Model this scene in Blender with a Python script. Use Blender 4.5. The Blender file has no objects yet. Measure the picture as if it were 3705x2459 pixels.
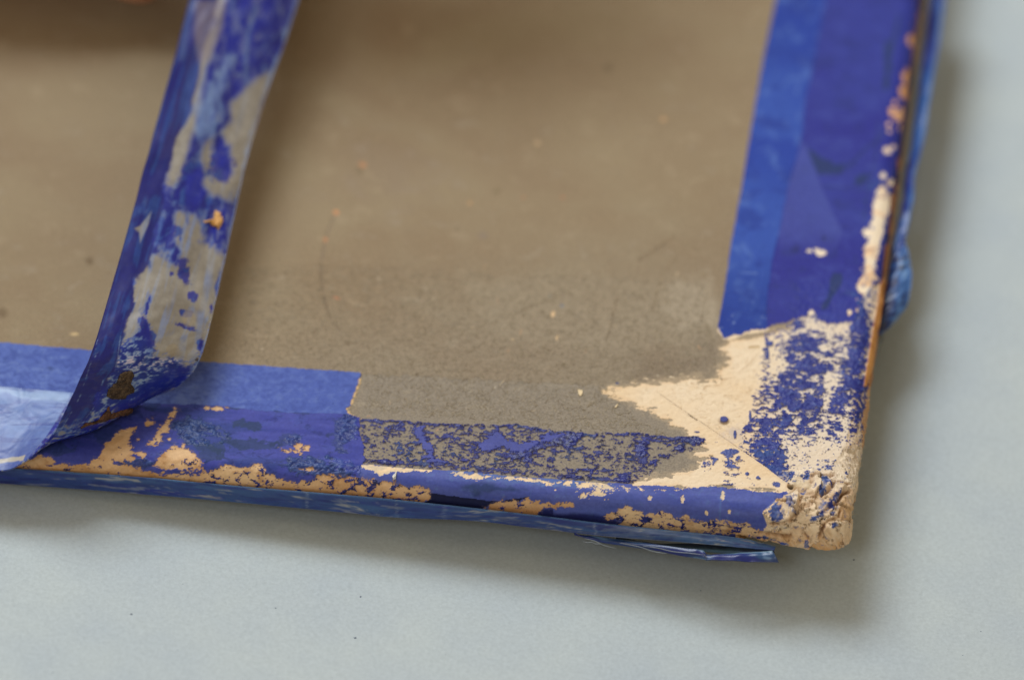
import bpy, bmesh, math, random
import numpy as np
from mathutils import Vector, Matrix
random.seed(7)
C = bpy.context.scene.collection
S = bpy.context.scene
S.unit_settings.system = 'METRIC'
S.unit_settings.scale_length = 0.01          # one Blender unit is one centimetre

# ------------------------------------------------------------------ camera, light, exposure
K = 0.68
EL = math.asin(K)
TH = math.atan(0.168 * K)
DIST = 200.0
PPC = 3705 / 16.0                             # photo pixels per centimetre at the board
r_ = np.array([math.cos(TH), math.sin(TH), 0.0])
fh = np.array([-math.sin(TH), math.cos(TH), 0.0])
fw = fh * math.cos(EL) + np.array([0, 0, -math.sin(EL)])
up = fh * math.sin(EL) + np.array([0, 0, math.cos(EL)])
CORNER = (3054.0, 1869.0)                     # where the board's corner (world origin) sits in the photo
dx, dy = (CORNER[0] - 1852.5) / PPC, (CORNER[1] - 1229.5) / PPC
CEN = -r_ * dx + fh * (dy / K)
CAM = CEN - fw * DIST
cd = bpy.data.cameras.new('camera'); cam = bpy.data.objects.new('camera', cd); C.objects.link(cam)
cam.matrix_world = Matrix(((r_[0], up[0], -fw[0], CAM[0]), (r_[1], up[1], -fw[1], CAM[1]),
                           (r_[2], up[2], -fw[2], CAM[2]), (0, 0, 0, 1)))
cd.lens = 36 * DIST / 16; cd.sensor_width = 36; cd.clip_start = 1; cd.clip_end = 1000
cd.dof.use_dof = True
FOC = CAM + fw * (DIST - 1.6)
cd.dof.focus_distance = DIST - 2.2
cd.dof.aperture_fstop = 0.088
S.camera = cam

world = bpy.data.worlds.new("World"); S.world = world; world.use_nodes = True
world.node_tree.nodes['Background'].inputs[0].default_value = (1.0, 0.79, 0.53, 1)
world.node_tree.nodes['Background'].inputs[1].default_value = 0.48

def area(name, loc, target, size, size_y, power, col):
    ld = bpy.data.lights.new(name, 'AREA'); ld.shape = 'RECTANGLE'; ld.size = size; ld.size_y = size_y
    ld.energy = power; ld.color = col
    o = bpy.data.objects.new(name, ld); C.objects.link(o)
    o.location = loc
    o.rotation_euler = (Vector(target) - Vector(loc)).to_track_quat('-Z', 'Y').to_euler()
    return o
TGT = (-6, 5, 0)
b = Vector((-0.36, 0.60, 1.0)).normalized() * 110
area('window_light', (TGT[0] + b.x, TGT[1] + b.y, b.z), TGT, 62, 46, 106000, (0.93, 0.98, 1.04))
a2 = TH - math.radians(17)
k = Vector((math.sin(a2) * 0.74, -math.cos(a2) * 0.74, 0.67)).normalized() * 100
area('front_fill', (TGT[0] + k.x, TGT[1] + k.y, k.z), TGT, 22, 22, 14000, (0.96, 0.985, 1.0))  # weak fill added from the camera side, no real lamp stands there
S.view_settings.view_transform = 'Standard'; S.view_settings.look = 'None'
S.view_settings.exposure = 0.0; S.view_settings.gamma = 1.0
S.cycles.max_bounces = 6

# ------------------------------------------------------------------ helpers
def proj(X, Y, Z):
    vx, vy, vz = X - CAM[0], Y - CAM[1], Z - CAM[2]
    d = vx * fw[0] + vy * fw[1] + vz * fw[2]
    a = vx * r_[0] + vy * r_[1] + vz * r_[2]
    c = vx * up[0] + vy * up[1] + vz * up[2]
    s = DIST * PPC / d
    return 1852.5 + a * s, 1229.5 - c * s
def ray(u, v):
    return fw + r_ * ((u - 1852.5) / (DIST * PPC)) - up * ((v - 1229.5) / (DIST * PPC))
def at(u, v, z=0.0):
    d = ray(u, v); return CAM + d * ((z - CAM[2]) / d[2])
def at_y(u, v, y):
    d = ray(u, v); return CAM + d * ((y - CAM[1]) / d[1])
def at_x(u, v, x):
    d = ray(u, v); return CAM + d * ((x - CAM[0]) / d[0])
D = 3705 / 2363.0
def Zf(ox, oy, s): return lambda *pts: [(ox + a * s, oy + c * s) for a, c in pts]
Zd = Zf(0, 0, D)
Z1 = Zf(2500, 1100, 900 / 1411); Z2 = Zf(1200, 1300, 1000 / 1960); Z3 = Zf(0, 1100, 1300 / 2265)
Z4 = Zf(300, 0, 850 / 1025); Z5 = Zf(2500, 0, 1000 / 1254); Z6 = Zf(2050, 1500, 1150 / 2363)
Z7 = Zf(1000, 400, 1600 / 2363); Z8 = Zf(2700, 1600, 450 / 1568); Z9 = Zf(3000, 700, 400 / 896)
ZA = Zf(2000, 1820, 900 / 2363); ZB = Zf(2900, 0, 700 / 1568); ZC = Zf(2100, 1200, 800 / 2091)

def lin(*c):
    c = np.array(c, float) / 255.0
    c = np.where(c <= 0.04045, c / 12.92, ((c + 0.055) / 1.055) ** 2.4)
    if c[2] > 1.6 * c[0]: c = .80 * (c * [.72, .90, 1.04] + .03 * (c @ [.3, .5, .2]))      # the blues are slightly chalky
    return c

_perm = {}
def vnoise(x, y, seed):
    if seed not in _perm: _perm[seed] = np.random.RandomState(seed).rand(256, 256).astype(np.float32)
    T = _perm[seed]
    xi = np.floor(x).astype(np.int32); yi = np.floor(y).astype(np.int32)
    fx = (x - xi).astype(np.float32); fy = (y - yi).astype(np.float32)
    fx = fx * fx * (3 - 2 * fx); fy = fy * fy * (3 - 2 * fy)
    x0 = xi & 255; x1 = (xi + 1) & 255; y0 = yi & 255; y1 = (yi + 1) & 255
    return (T[x0, y0] * (1 - fx) + T[x1, y0] * fx) * (1 - fy) + (T[x0, y1] * (1 - fx) + T[x1, y1] * fx) * fy
def fbm(x, y, sx, sy, octs=4, seed=1, gain=0.55):
    """zero mean, roughly unit deviation; sx, sy = feature size in cm"""
    f = 0; a = 1.0; n = 0; ca, sa = math.cos(0.9), math.sin(0.9)
    X, Y = x / sx, y / sy
    X, Y = X + .9 * (vnoise(X * .7 + 3, Y * .7, 901) - .5), Y + .9 * (vnoise(X * .7, Y * .7 + 5, 902) - .5)
    X, Y = X * .94 + Y * .34 + 11.3, Y * .94 - X * .34 + 5.7
    for o in range(octs):
        f = f + a * (vnoise(X, Y, seed * 13 + o) - 0.5); n += a * a; a *= gain
        X, Y = (X * ca - Y * sa) * 2.03 + 7.1, (X * sa + Y * ca) * 2.03 + 3.3
    return f / (0.235 * math.sqrt(n))
def ridged(x, y, sx, sy, octs=3, seed=1):
    f = 0; a = 1.0; n = 0; X, Y = x / sx, y / sy
    for o in range(octs):
        f = f + a * (1 - np.abs(2 * vnoise(X, Y, seed * 17 + o) - 1)) ** 2; n += a; a *= 0.5
        X, Y = X * 2.1 + 3.7, Y * 2.1 + 9.2
    return f / n

class Field:
    """photo-space lookups for a set of surface points"""
    def __init__(s, U, V): s.U, s.V = U, V; s.n = U.shape
    def poly(s, pts, m=40):                   # signed distance in photo px, positive inside
        pts = np.array(pts); out = np.full(s.n, -m, float)
        lo = pts.min(0) - m; hi = pts.max(0) + m
        k = np.nonzero((s.U > lo[0]) & (s.U < hi[0]) & (s.V > lo[1]) & (s.V < hi[1]))
        x, y = s.U[k], s.V[k]
        if len(x) == 0: return out
        d2 = np.full(x.shape, 1e12); ins = np.zeros(x.shape, bool)
        for i in range(len(pts)):
            ax, ay = pts[i]; bx, by = pts[(i + 1) % len(pts)]
            ex, ey = bx - ax, by - ay; L = ex * ex + ey * ey + 1e-9
            t = np.clip(((x - ax) * ex + (y - ay) * ey) / L, 0, 1)
            d2 = np.minimum(d2, (x - ax - t * ex) ** 2 + (y - ay - t * ey) ** 2)
            if ay != by:
                c = ((ay > y) != (by > y)) & (x < (bx - ax) * (y - ay) / (by - ay) + ax); ins ^= c
        d = np.sqrt(d2); out[k] = np.where(ins, d, -np.minimum(d, m)); return out
    def stroke(s, pts, m=60):                 # distance to a polyline (m when farther)
        pts = np.array(pts); out = np.full(s.n, float(m))
        lo = pts.min(0) - m; hi = pts.max(0) + m
        k = np.nonzero((s.U > lo[0]) & (s.U < hi[0]) & (s.V > lo[1]) & (s.V < hi[1]))
        x, y = s.U[k], s.V[k]
        if len(x) == 0: return out
        d2 = np.full(x.shape, float(m * m))
        for i in range(len(pts) - 1):
            ax, ay = pts[i]; bx, by = pts[i + 1]
            ex, ey = bx - ax, by - ay; L = ex * ex + ey * ey + 1e-9
            t = np.clip(((x - ax) * ex + (y - ay) * ey) / L, 0, 1)
            d2 = np.minimum(d2, (x - ax - t * ex) ** 2 + (y - ay - t * ey) ** 2)
        out[k] = np.sqrt(d2); return out
    def blob(s, c, rx, ry, rot=0):            # 1 in the centre, 0 on the ellipse, negative outside
        ca, sa = math.cos(rot), math.sin(rot)
        x, y = s.U - c[0], s.V - c[1]
        return 1 - np.sqrt(((x * ca + y * sa) / rx) ** 2 + ((-x * sa + y * ca) / ry) ** 2)
    def below(s, pts):                        # vertical px below an x-monotone line
        pts = np.array(pts); return s.V - np.interp(s.U, pts[:, 0], pts[:, 1])
    def rightof(s, pts):
        pts = sorted(pts, key=lambda p: p[1]); pts = np.array(pts)
        return s.U - np.interp(s.V, pts[:, 1], pts[:, 0])
def sm(x, a=0.0, b=1.0):
    t = np.clip((x - a) / (b - a), 0, 1); return t * t * (3 - 2 * t)
def thr(c): c = np.clip(c, 0.002, 0.998); return np.log(c / (1 - c)) / 1.7

def paint_material(name, rough=0.7, spec=0.3, bump=0.3, nscale=18, contrast=0.12, fibre=0.0, attr_rough=True, coat=0.0):
    m = bpy.data.materials.new(name); m.use_nodes = True; N = m.node_tree.nodes; Lk = m.node_tree.links
    p = N['Principled BSDF']
    at_ = N.new('ShaderNodeAttribute'); at_.attribute_name = 'Col'
    tc = N.new('ShaderNodeTexCoord')
    no = N.new('ShaderNodeTexNoise'); no.inputs['Scale'].default_value = nscale; no.inputs['Detail'].default_value = 6
    no.inputs['Roughness'].default_value = 0.7
    Lk.new(tc.outputs['Object'], no.inputs['Vector'])
    mr = N.new('ShaderNodeMapRange'); mr.inputs[1].default_value = 0.3; mr.inputs[2].default_value = 0.7
    mr.inputs[3].default_value = 1 - contrast; mr.inputs[4].default_value = 1 + contrast
    Lk.new(no.outputs['Fac'], mr.inputs[0])
    vm = N.new('ShaderNodeVectorMath'); vm.operation = 'SCALE'
    Lk.new(at_.outputs['Color'], vm.inputs[0]); Lk.new(mr.outputs[0], vm.inputs['Scale'])
    last = vm.outputs[0]
    hsum = no.outputs['Fac']
    if fibre > 0:
        w = N.new('ShaderNodeTexNoise'); w.inputs['Scale'].default_value = 26; w.inputs['Detail'].default_value = 3
        w.inputs['Distortion'].default_value = 2.5
        mp = N.new('ShaderNodeMapping'); mp.inputs['Scale'].default_value = (1.0, 2.6, 1.0); mp.inputs['Rotation'].default_value = (0, 0, 0.5)
        Lk.new(tc.outputs['Object'], mp.inputs[0]); Lk.new(mp.outputs[0], w.inputs['Vector'])
        r2 = N.new('ShaderNodeMapRange'); r2.inputs[1].default_value = 0.62; r2.inputs[2].default_value = 0.74
        r2.inputs[3].default_value = 0; r2.inputs[4].default_value = fibre
        Lk.new(w.outputs['Fac'], r2.inputs[0])
        mx = N.new('ShaderNodeMix'); mx.data_type = 'RGBA'
        mx.inputs[7].default_value = (*lin(205, 185, 150), 1)
        Lk.new(r2.outputs[0], mx.inputs[0]); Lk.new(last, mx.inputs[6]); last = mx.outputs[2]
        r3 = N.new('ShaderNodeMapRange'); r3.inputs[1].default_value = 0.38; r3.inputs[2].default_value = 0.27
        r3.inputs[3].default_value = 0; r3.inputs[4].default_value = fibre * 0.8
        Lk.new(w.outputs['Fac'], r3.inputs[0])
        mx2 = N.new('ShaderNodeMix'); mx2.data_type = 'RGBA'
        mx2.inputs[7].default_value = (*lin(84, 68, 50), 1)
        Lk.new(r3.outputs[0], mx2.inputs[0]); Lk.new(last, mx2.inputs[6]); last = mx2.outputs[2]
    Lk.new(last, p.inputs['Base Color'])
    p.inputs['Roughness'].default_value = rough
    p.inputs['Specular IOR Level'].default_value = spec
    p.inputs['Coat Weight'].default_value = coat; p.inputs['Coat Roughness'].default_value = 0.30
    if attr_rough:
        ar = N.new('ShaderNodeAttribute'); ar.attribute_name = 'rgh'
        Lk.new(ar.outputs['Fac'], p.inputs['Roughness'])
    bn = N.new('ShaderNodeBump'); bn.inputs['Strength'].default_value = bump; bn.inputs['Distance'].default_value = 0.02
    Lk.new(hsum, bn.inputs['Height']); Lk.new(bn.outputs[0], p.inputs['Normal'])
    return m

def mesh_np(name, co, faces, mat, parent=None, col=None, rgh=None, smooth=True):
    me = bpy.data.meshes.new(name)
    nf = len(faces); me.vertices.add(len(co)); me.vertices.foreach_set('co', np.asarray(co, np.float32).ravel())
    me.loops.add(nf * 4); me.loops.foreach_set('vertex_index', np.asarray(faces, np.int32).ravel())
    me.polygons.add(nf); me.polygons.foreach_set('loop_start', np.arange(0, nf * 4, 4, dtype=np.int32))
    me.polygons.foreach_set('use_smooth', np.full(nf, smooth))
    me.update(calc_edges=True)
    if col is not None:
        a = me.attributes.new('Col', 'FLOAT_COLOR', 'POINT')
        a.data.foreach_set('color', np.concatenate([col, np.ones((len(col), 1))], 1).astype(np.float32).ravel())
    if rgh is not None:
        a = me.attributes.new('rgh', 'FLOAT', 'POINT'); a.data.foreach_set('value', np.asarray(rgh, np.float32).ravel())
    me.materials.append(mat)
    o = bpy.data.objects.new(name, me); C.objects.link(o)
    if parent: o.parent = parent
    return o
def tag(o, **kw):
    for k_, v_ in kw.items(): o[k_] = v_
    return o
def grid_faces(ni, nj):
    i, j = np.meshgrid(np.arange(ni - 1), np.arange(nj - 1), indexing='ij')
    a = (i * nj + j).ravel(); return np.stack([a, a + nj, a + nj + 1, a + 1], 1)
def spline(pts, n):
    """Catmull-Rom through rows of pts, n samples in all"""
    P = np.array(pts, float); P = np.vstack([2 * P[0] - P[1], P, 2 * P[-1] - P[-2]]); m = len(P) - 3
    t = np.linspace(0, m - 1e-6, n); i = t.astype(int); f = (t - i)[:, None]
    p0, p1, p2, p3 = P[i], P[i + 1], P[i + 2], P[i + 3]
    return 0.5 * (2 * p1 + (p2 - p0) * f + (2 * p0 - 5 * p1 + 4 * p2 - p3) * f ** 2 + (3 * p1 - p0 - 3 * p2 + p3) * f ** 3)

# ------------------------------------------------------------------ the table
def table_z(x): return -0.62 - 0.064 * (x + 15.2)
def make_table():
    m = bpy.data.materials.new('table_paper'); m.use_nodes = True; N = m.node_tree.nodes; L = m.node_tree.links
    p = N['Principled BSDF']; tc = N.new('ShaderNodeTexCoord')
    n1 = N.new('ShaderNodeTexNoise'); n1.inputs['Scale'].default_value = 0.55; n1.inputs['Detail'].default_value = 4
    n2 = N.new('ShaderNodeTexNoise'); n2.inputs['Scale'].default_value = 16; n2.inputs['Detail'].default_value = 8; n2.inputs['Roughness'].default_value = 0.75
    vo = N.new('ShaderNodeTexVoronoi'); vo.inputs['Scale'].default_value = 1.3
    for n in (n1, n2, vo): L.new(tc.outputs['Object'], n.inputs['Vector'])
    cr = N.new('ShaderNodeValToRGB'); cr.color_ramp.elements[0].position = 0.3; cr.color_ramp.elements[1].position = 0.7
    cr.color_ramp.elements[0].color = (*lin(169, 182, 191), 1); cr.color_ramp.elements[1].color = (*lin(178, 190, 194), 1)
    L.new(n1.outputs['Fac'], cr.inputs[0])
    mr = N.new('ShaderNodeMapRange'); mr.inputs[1].default_value = 0.3; mr.inputs[2].default_value = 0.7; mr.inputs[3].default_value = 0.88; mr.inputs[4].default_value = 1.10
    L.new(n2.outputs['Fac'], mr.inputs[0])
    vm = N.new('ShaderNodeVectorMath'); vm.operation = 'SCALE'; L.new(cr.outputs[0], vm.inputs[0]); L.new(mr.outputs[0], vm.inputs['Scale'])
    # sparse dark dust specks
    sp = N.new('ShaderNodeMapRange'); sp.inputs[1].default_value = 0.045; sp.inputs[2].default_value = 0.03; sp.inputs[3].default_value = 0; sp.inputs[4].default_value = 1
    L.new(vo.outputs['Distance'], sp.inputs[0])
    rs = N.new('ShaderNodeMath'); rs.operation = 'GREATER_THAN'; rs.inputs[1].default_value = 0.8
    L.new(vo.outputs['Color'], rs.inputs[0])
    mu = N.new('ShaderNodeMath'); mu.operation = 'MULTIPLY'; L.new(sp.outputs[0], mu.inputs[0]); L.new(rs.outputs[0], mu.inputs[1])
    mx = N.new('ShaderNodeMix'); mx.data_type = 'RGBA'; mx.inputs[7].default_value = (*lin(90, 98, 112), 1)
    L.new(mu.outputs[0], mx.inputs[0]); L.new(vm.outputs[0], mx.inputs[6])
    L.new(mx.outputs[2], p.inputs['Base Color']); p.inputs['Roughness'].default_value = 0.85; p.inputs['Specular IOR Level'].default_value = 0.2
    bn = N.new('ShaderNodeBump'); bn.inputs['Strength'].default_value = 0.25; bn.inputs['Distance'].default_value = 0.02
    L.new(n2.outputs['Fac'], bn.inputs['Height']); L.new(bn.outputs[0], p.inputs['Normal'])
    xs = np.linspace(-60, 50, 60); ys = np.linspace(-40, 60, 60)
    X, Y = np.meshgrid(xs, ys, indexing='ij'); Zt = table_z(X)
    o = mesh_np('table_surface', np.stack([X, Y, Zt], -1).reshape(-1, 3), grid_faces(60, 60), m)
    o['kind'] = 'structure'
make_table()

# ------------------------------------------------------------------ the board (one continuous worn surface, split into its parts)
R, T = 0.28, 0.6
SL = R * math.pi / 2 + (T - R)
pl = np.concatenate([np.arange(-15.2, -3.2, 0.0135), np.arange(-3.2, -R + SL, 0.0085)])
ql = np.concatenate([np.arange(R - SL, 2.9, 0.011), np.arange(2.9, 4.2, 0.018), np.arange(4.2, 12.6, 0.034), np.arange(12.6, 21.1, 0.4)])
Pg, Qg = np.meshgrid(pl, ql, indexing='ij')
tx = np.maximum(0, Pg + R); ty = np.maximum(0, R - Qg)
rr = np.hypot(tx, ty); rs = np.maximum(rr, 1e-6); dxn, dyn = tx / rs, ty / rs
rc = np.minimum(rr, SL); arc = np.minimum(rc, R * math.pi / 2)
ff = R * np.sin(arc / R); drop = R * (1 - np.cos(arc / R)) + np.maximum(0, rc - R * math.pi / 2)
X0 = np.minimum(Pg, -R) + dxn * ff; Y0 = np.maximum(Qg, R) - dyn * ff; Z0 = -drop
NX, NY, NZ = dxn * np.sin(arc / R), -dyn * np.sin(arc / R), np.cos(arc / R)
U, V = proj(X0, Y0, Z0)
F = Field(U, V)
sh = U.shape
GREY, CREAM, FOLD, EDGE, CORN, PALEB, PALER, DARKB, DARKR, FLAKE, RIM = range(11)
lab = np.full(sh, GREY, np.int8); H = np.zeros(sh); RG = np.full(sh, 0.85)
col = np.empty(sh + (3,))
def setc(mask, c, l=None, h=None, r=None):
    col[mask] = c if np.ndim(c) == 1 else c[mask]
    if l is not None: lab[mask] = l
    if h is not None: H[mask] = h if np.ndim(h) == 0 else h[mask]
    if r is not None: RG[mask] = r if np.ndim(r) == 0 else r[mask]
def tint(w, c):                                # blend the surface colour towards c
    w = np.clip(w, 0, 1)[..., None]; col[:] = col * (1 - w) + np.asarray(c) * w
def mixf(a, b_, w): w = np.clip(w, 0, 1)[..., None]; return np.asarray(a) * (1 - w) + np.asarray(b_) * w

nA = fbm(Pg, Qg, 1.4, 1.1, 4, 1)               # large blotches
nB = fbm(Pg, Qg, 0.30, 0.22, 4, 2)
nC = fbm(Pg, Qg, 0.07, 0.05, 3, 3)
nD = fbm(Pg, Qg, 0.55, 0.12, 4, 4)             # streaky along the lower edge
nE = fbm(Pg, Qg, 0.11, 0.05, 5, 5, 0.72)      # fleck noise, long side along the edge
nF = fbm(Pg, Qg, 0.10, 0.085, 5, 6, 0.7)
nH = .55 * fbm(Pg, Qg, .07, .042, 4, 15, .75) + .55 * nF + .35 * nE
nI = .45 * nF + .30 * nE + .62 * fbm(Pg, Qg, .05, .034, 4, 16, .75)
nG = fbm(Pg, Qg, 0.045, 0.03, 2, 9)
rdg = ridged(Pg + .03 * nB, Qg + .03 * nA, 0.10, 0.08, 3, 11)
ragged = nB * 4 + nC * 3.0                     # px of wobble on torn edges

# --- grey-brown board sheet
brown, greyer = lin(136, 120, 97), lin(134, 127, 116)
col[:] = mixf(brown, lin(142, 128, 104), 0.5 + 0.35 * nA)
tint(sm(nB, 0.5, 2.5) * 0.25, lin(128, 112, 92))
tint(sm(-nB, 0.8, 2.8) * 0.25, lin(172, 158, 134))
ghost = F.below(Zd((0, 800), (830, 861), (1000, 868), (1250, 882), (1400, 893), (1700, 905)))
gm = sm(ghost + ragged, -4, 4) * sm(F.U, 1250, 1330)
tint(sm(F.below(Zd((0, 1000), (900, 640), (1700, 560))) + nA * 40, -250, 500) * .55, lin(134, 126, 114)); tint(gm * 0.8, greyer)
setc(np.zeros(sh, bool), brown)
H[:] = np.where(gm > 0.5, -0.006, 0.0)
patch = F.poly(Zd((1090, 640), (1300, 632), (1480, 640), (1640, 655), (1665, 780), (1560, 800), (1430, 800), (1330, 820), (1180, 780), (1080, 720)))
tint(sm(patch + nB * 22, -24, 30) * 0.24, lin(160, 150, 130))
H += 0.006 * sm(F.poly(Zd((700, 610), (1300, 636), (1480, 640), (1640, 655), (1660, 900), (500, 860), (500, 600))) + nB * 2, -3, 3) * -1
tint(sm(F.poly(Zd((1540, 660), (1640, 640), (1660, 740), (1570, 760), (1530, 720))) + nB * 16, -20, 30) * 0.5, lin(166, 156, 138))
tint(sm(F.blob(Zd((1510, 850))[0], 150, 75) + nB * 0.25) * 0.45, lin(118, 106, 90))
tint(sm(F.blob(Zd((1620, 820))[0], 120, 60) + nB * 0.25) * 0.45, lin(124, 112, 98))
tint(sm(F.blob(Zd((900, 100))[0], 160, 330, .2)) * 0.15, lin(128, 100, 72))  # brown shadow of the hand, painted faintly into the sheet's colour
tint(sm(F.blob(Z7((600, 350))[0], 260, 160) + nB * 0.2) * 0.25, lin(138, 124, 112))
for (cx, cy, rx, ry, c, w) in [(460, 290, 26, 17, (200, 135, 90), .6), (320, 545, 24, 17, (214, 150, 100), .9), (263, 690, 13, 16, (212, 148, 100), .9),
        (1035, 492, 14, 12, (195, 150, 105), .7), (1530, 464, 12, 8, (190, 105, 70), .7), (1478, 1085, 12, 22, (215, 185, 145), .9),
        (1395, 175, 22, 16, (190, 165, 130), .6), (2068, 46, 22, 12, (205, 165, 120), .7), (1525, 1040, 14, 10, (95, 130, 165), .5),
        (1500, 1210, 8, 18, (220, 190, 150), .8), (325, 1000, 26, 6, (190, 110, 75), .6), (1822, 1455, 12, 8, (60, 90, 150), .9),
        (1265, 1222, 14, 6, (215, 190, 155), .7), (2140, 875, 8, 20, (200, 180, 150), .5), (1320, 465, 9, 9, (185, 120, 85), .5)]:
    tint(sm(F.blob(Z7((cx, cy))[0], rx * .677, ry * .677, 0.3) + nB * 0.12, 0, 0.5) * w, lin(*c))
for (cx, cy, r0, c, w) in [(450, 325, 34, (104, 92, 70), .75), (965, 640, 20, (118, 104, 82), .5), (1178, 435, 30, (116, 102, 78), .5), (1105, 668, 36, (128, 116, 108), .5),
        (1778, 806, 12, (100, 88, 80), .7), (378, 1240, 18, (110, 96, 78), .6), (750, 1408, 14, (92, 80, 64), .8), (1460, 990, 15, (110, 112, 108), .7)]:
    tint(sm(F.blob(Z7((cx, cy))[0], r0 * .677, r0 * .6) + nB * 0.15, 0, 0.8) * w, lin(*c))
for (zz, pts, w, c) in [(Z7, [(320, 545), (285, 620), (255, 720), (243, 800)], 4, (116, 104, 96)), (Z7, [(240, 820), (238, 900), (246, 960)], 6, (98, 86, 72)),
        (Z7, [(250, 990), (275, 1070), (300, 1130), (340, 1170)], 5, (98, 86, 72)), (Z7, [(1280, 1085), (1400, 1035), (1490, 1000), (1570, 965)], 3.5, (112, 98, 76)),
        (Z7, [(1828, 985), (1800, 1090), (1772, 1215)], 3.5, (116, 100, 78)), (Z7, [(1940, 800), (2040, 740), (2130, 680)], 9, (126, 110, 88)),
        (Z7, [(2140, 790), (2060, 880), (2010, 1075)], 4, (134, 118, 94)), (Z7, [(780, 870), (880, 905), (1000, 915)], 3, (128, 112, 90))]:
    d = F.stroke(zz(*pts)); g = sm(1 - d / (w * 1.3)); tint(g * 0.6 * (0.7 + 0.3 * sm(nC + 1, 0, 2)), lin(*c)); H -= 0.012 * g
    H += 0.006 * sm(1 - F.stroke([(a + w * 1.6, c2) for a, c2 in zz(*pts)]) / w)
for (cx, cy, r0) in [(322, 940, 22), (8, 58, 36), (2200, 245, 24)]:
    tint(sm(F.blob(Z3((cx, cy - 0))[0] if cy < 60 else (cx, cy), r0, r0 * .8), 0, .8) * .6, lin(98, 82, 62))
tint(sm(F.blob(Z3((470, 188))[0], 22, 8), 0, .6) * .8, lin(205, 180, 135))
tint(sm(F.blob(Zd((250, 604))[0], 14, 11), 0, .6) * 0, lin(98, 82, 62))
tint(sm(F.blob(Zd((208, 606))[0], 17, 14), 0, .9) * .7, lin(100, 84, 64))
# tiny fibres and specks pressed into the sheet
rng = np.random.RandomState(5)
for i in range(60):
    cx, cy = rng.uniform(620, 2600), rng.uniform(850, 1560); a = rng.uniform(0, 3.1); L = rng.uniform(5, 18)
    c = [(205, 188, 155), (192, 170, 135), (98, 84, 68), (206, 160, 120), (215, 205, 185)][rng.randint(5)]
    d = F.stroke([(cx - L * math.cos(a) / 2, cy - L * math.sin(a) / 2), (cx + rng.uniform(-2, 2), cy + rng.uniform(-2, 2)), (cx + L * math.cos(a) / 2, cy + L * math.sin(a) / 2)], 8)
    g = sm(1 - d / 3.2); tint(g * rng.uniform(.2, .6), lin(*c)); H += 0.004 * g

# --- corner: cream inner paper where the grey has torn away
dark_cast = lin(225, 200, 168)
creamA, creamB = lin(224, 207, 180), lin(220, 197, 163)
star = F.poly(ZC((232, 555), (300, 525), (420, 512), (600, 490), (700, 482), (860, 460), (950, 452), (1010, 425), (1080, 420), (1140, 450), (1280, 455), (1310, 390),
                 (1330, 330), (1420, 260), (1410, 215), (1345, 200), (1345, 170), (1400, 120), (1440, 85), (1560, 55), (1720, 28), (1760, 5),
                 (2000, -70), (2050, -480), (3300, -480), (3300, 1500), (1900, 1560), (1870, 1525), (1750, 1500), (1500, 1490), (1380, 1440), (1290, 1455), (1000, 1490), (960, 1490), (850, 1460), (640, 1450),
                 (500, 1450), (490, 1420), (560, 1385), (760, 1360), (900, 1340), (1010, 1330), (1070, 1280), (1160, 1210), (1240, 1180), (1050, 1165), (1190, 1100), (1180, 1060), (1000, 985), (1010, 940),
                 (850, 870), (840, 830), (740, 800), (700, 750), (680, 725), (600, 715), (540, 700), (500, 665), (420, 640), (370, 615), (280, 600)), 60)
inS = star + nB * 5 + nC * 3.5 + 6 * fbm(Pg, Qg, .35, .06, 3, 21) > 0
nearS = np.abs(star + nB * 5)
cC = mixf(creamA, creamB, 0.5 + .4 * nA); cC = mixf(cC, lin(222, 196, 158), sm(nB, .6, 2.5) * .4)
cC = mixf(cC, lin(214, 180, 138), sm(1 - nearS / 16) * .35)
cC = mixf(cC, lin(214, 205, 192), sm(F.rightof(Z1((445, 60), (370, 420), (262, 820), (500, 1000))), 0, 160) * .6)
setc(inS, cC, CREAM, -0.012, 0.8)
tint(np.where(inS, 0, sm(1 - np.abs(star) / 26 + nF * .25) * .35), lin(196, 176, 146))
# the mitre: the lower flap lies over the upper one
mit = ZC((690, 545), (860, 670), (1025, 785), (1100, 832), (1290, 962), (1500, 1108), (1700, 1240), (1905, 1395), (1960, 1440))
md = F.below(mit)
foldm = inS & (md > 0) & (F.U > mit[0][0])
lab[foldm] = FOLD; H[foldm] += 0.014
dm = F.stroke(mit, 30)
tint(np.where(inS & (md < 0), sm(1 - dm / 7.0) * .95 * sm(F.U, mit[0][0], mit[0][0] + 60), 0), lin(96, 62, 38))
H += np.where(inS & (md > 0), 0.014 * sm(1 - dm / 10) * sm(F.U, mit[0][0], mit[0][0] + 60), 0)
slit = sm(1 - F.stroke(ZC((1026, 783), (1062, 805), (1104, 833)), 20) / 4.2)
tint(slit, lin(30, 20, 16)); H -= 0.06 * slit
for pts in [[(1665, 205), (1620, 250), (1600, 290), (1545, 350), (1490, 375)], [(1440, 425), (1345, 455), (1335, 500), (1200, 510), (1160, 540)], [(1060, 480), (1100, 520)],
            [(1585, 150), (1620, 130), (1690, 130)], [(1370, 600), (1430, 600)]]:
    w = ZC(*pts); d = F.stroke([(a + 4 * math.sin(a * .1), c) for a, c in w], 20) + nC
    g = sm(1 - d / 3.6); tint(g * .55, lin(176, 144, 106)); H += 0.01 * sm(1 - np.abs(d - 4) / 4) * inS
tint(inS * sm(F.poly(ZC((1580, 140), (1620, 128), (1700, 128), (1690, 145), (1610, 155))), -2, 2) * .8, lin(182, 158, 118))
bf = sm(fbm(Pg, Qg, .05, .012, 3, 31), 1.2, 2.2)
tint(inS * bf * .28, lin(196, 160, 118))

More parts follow.
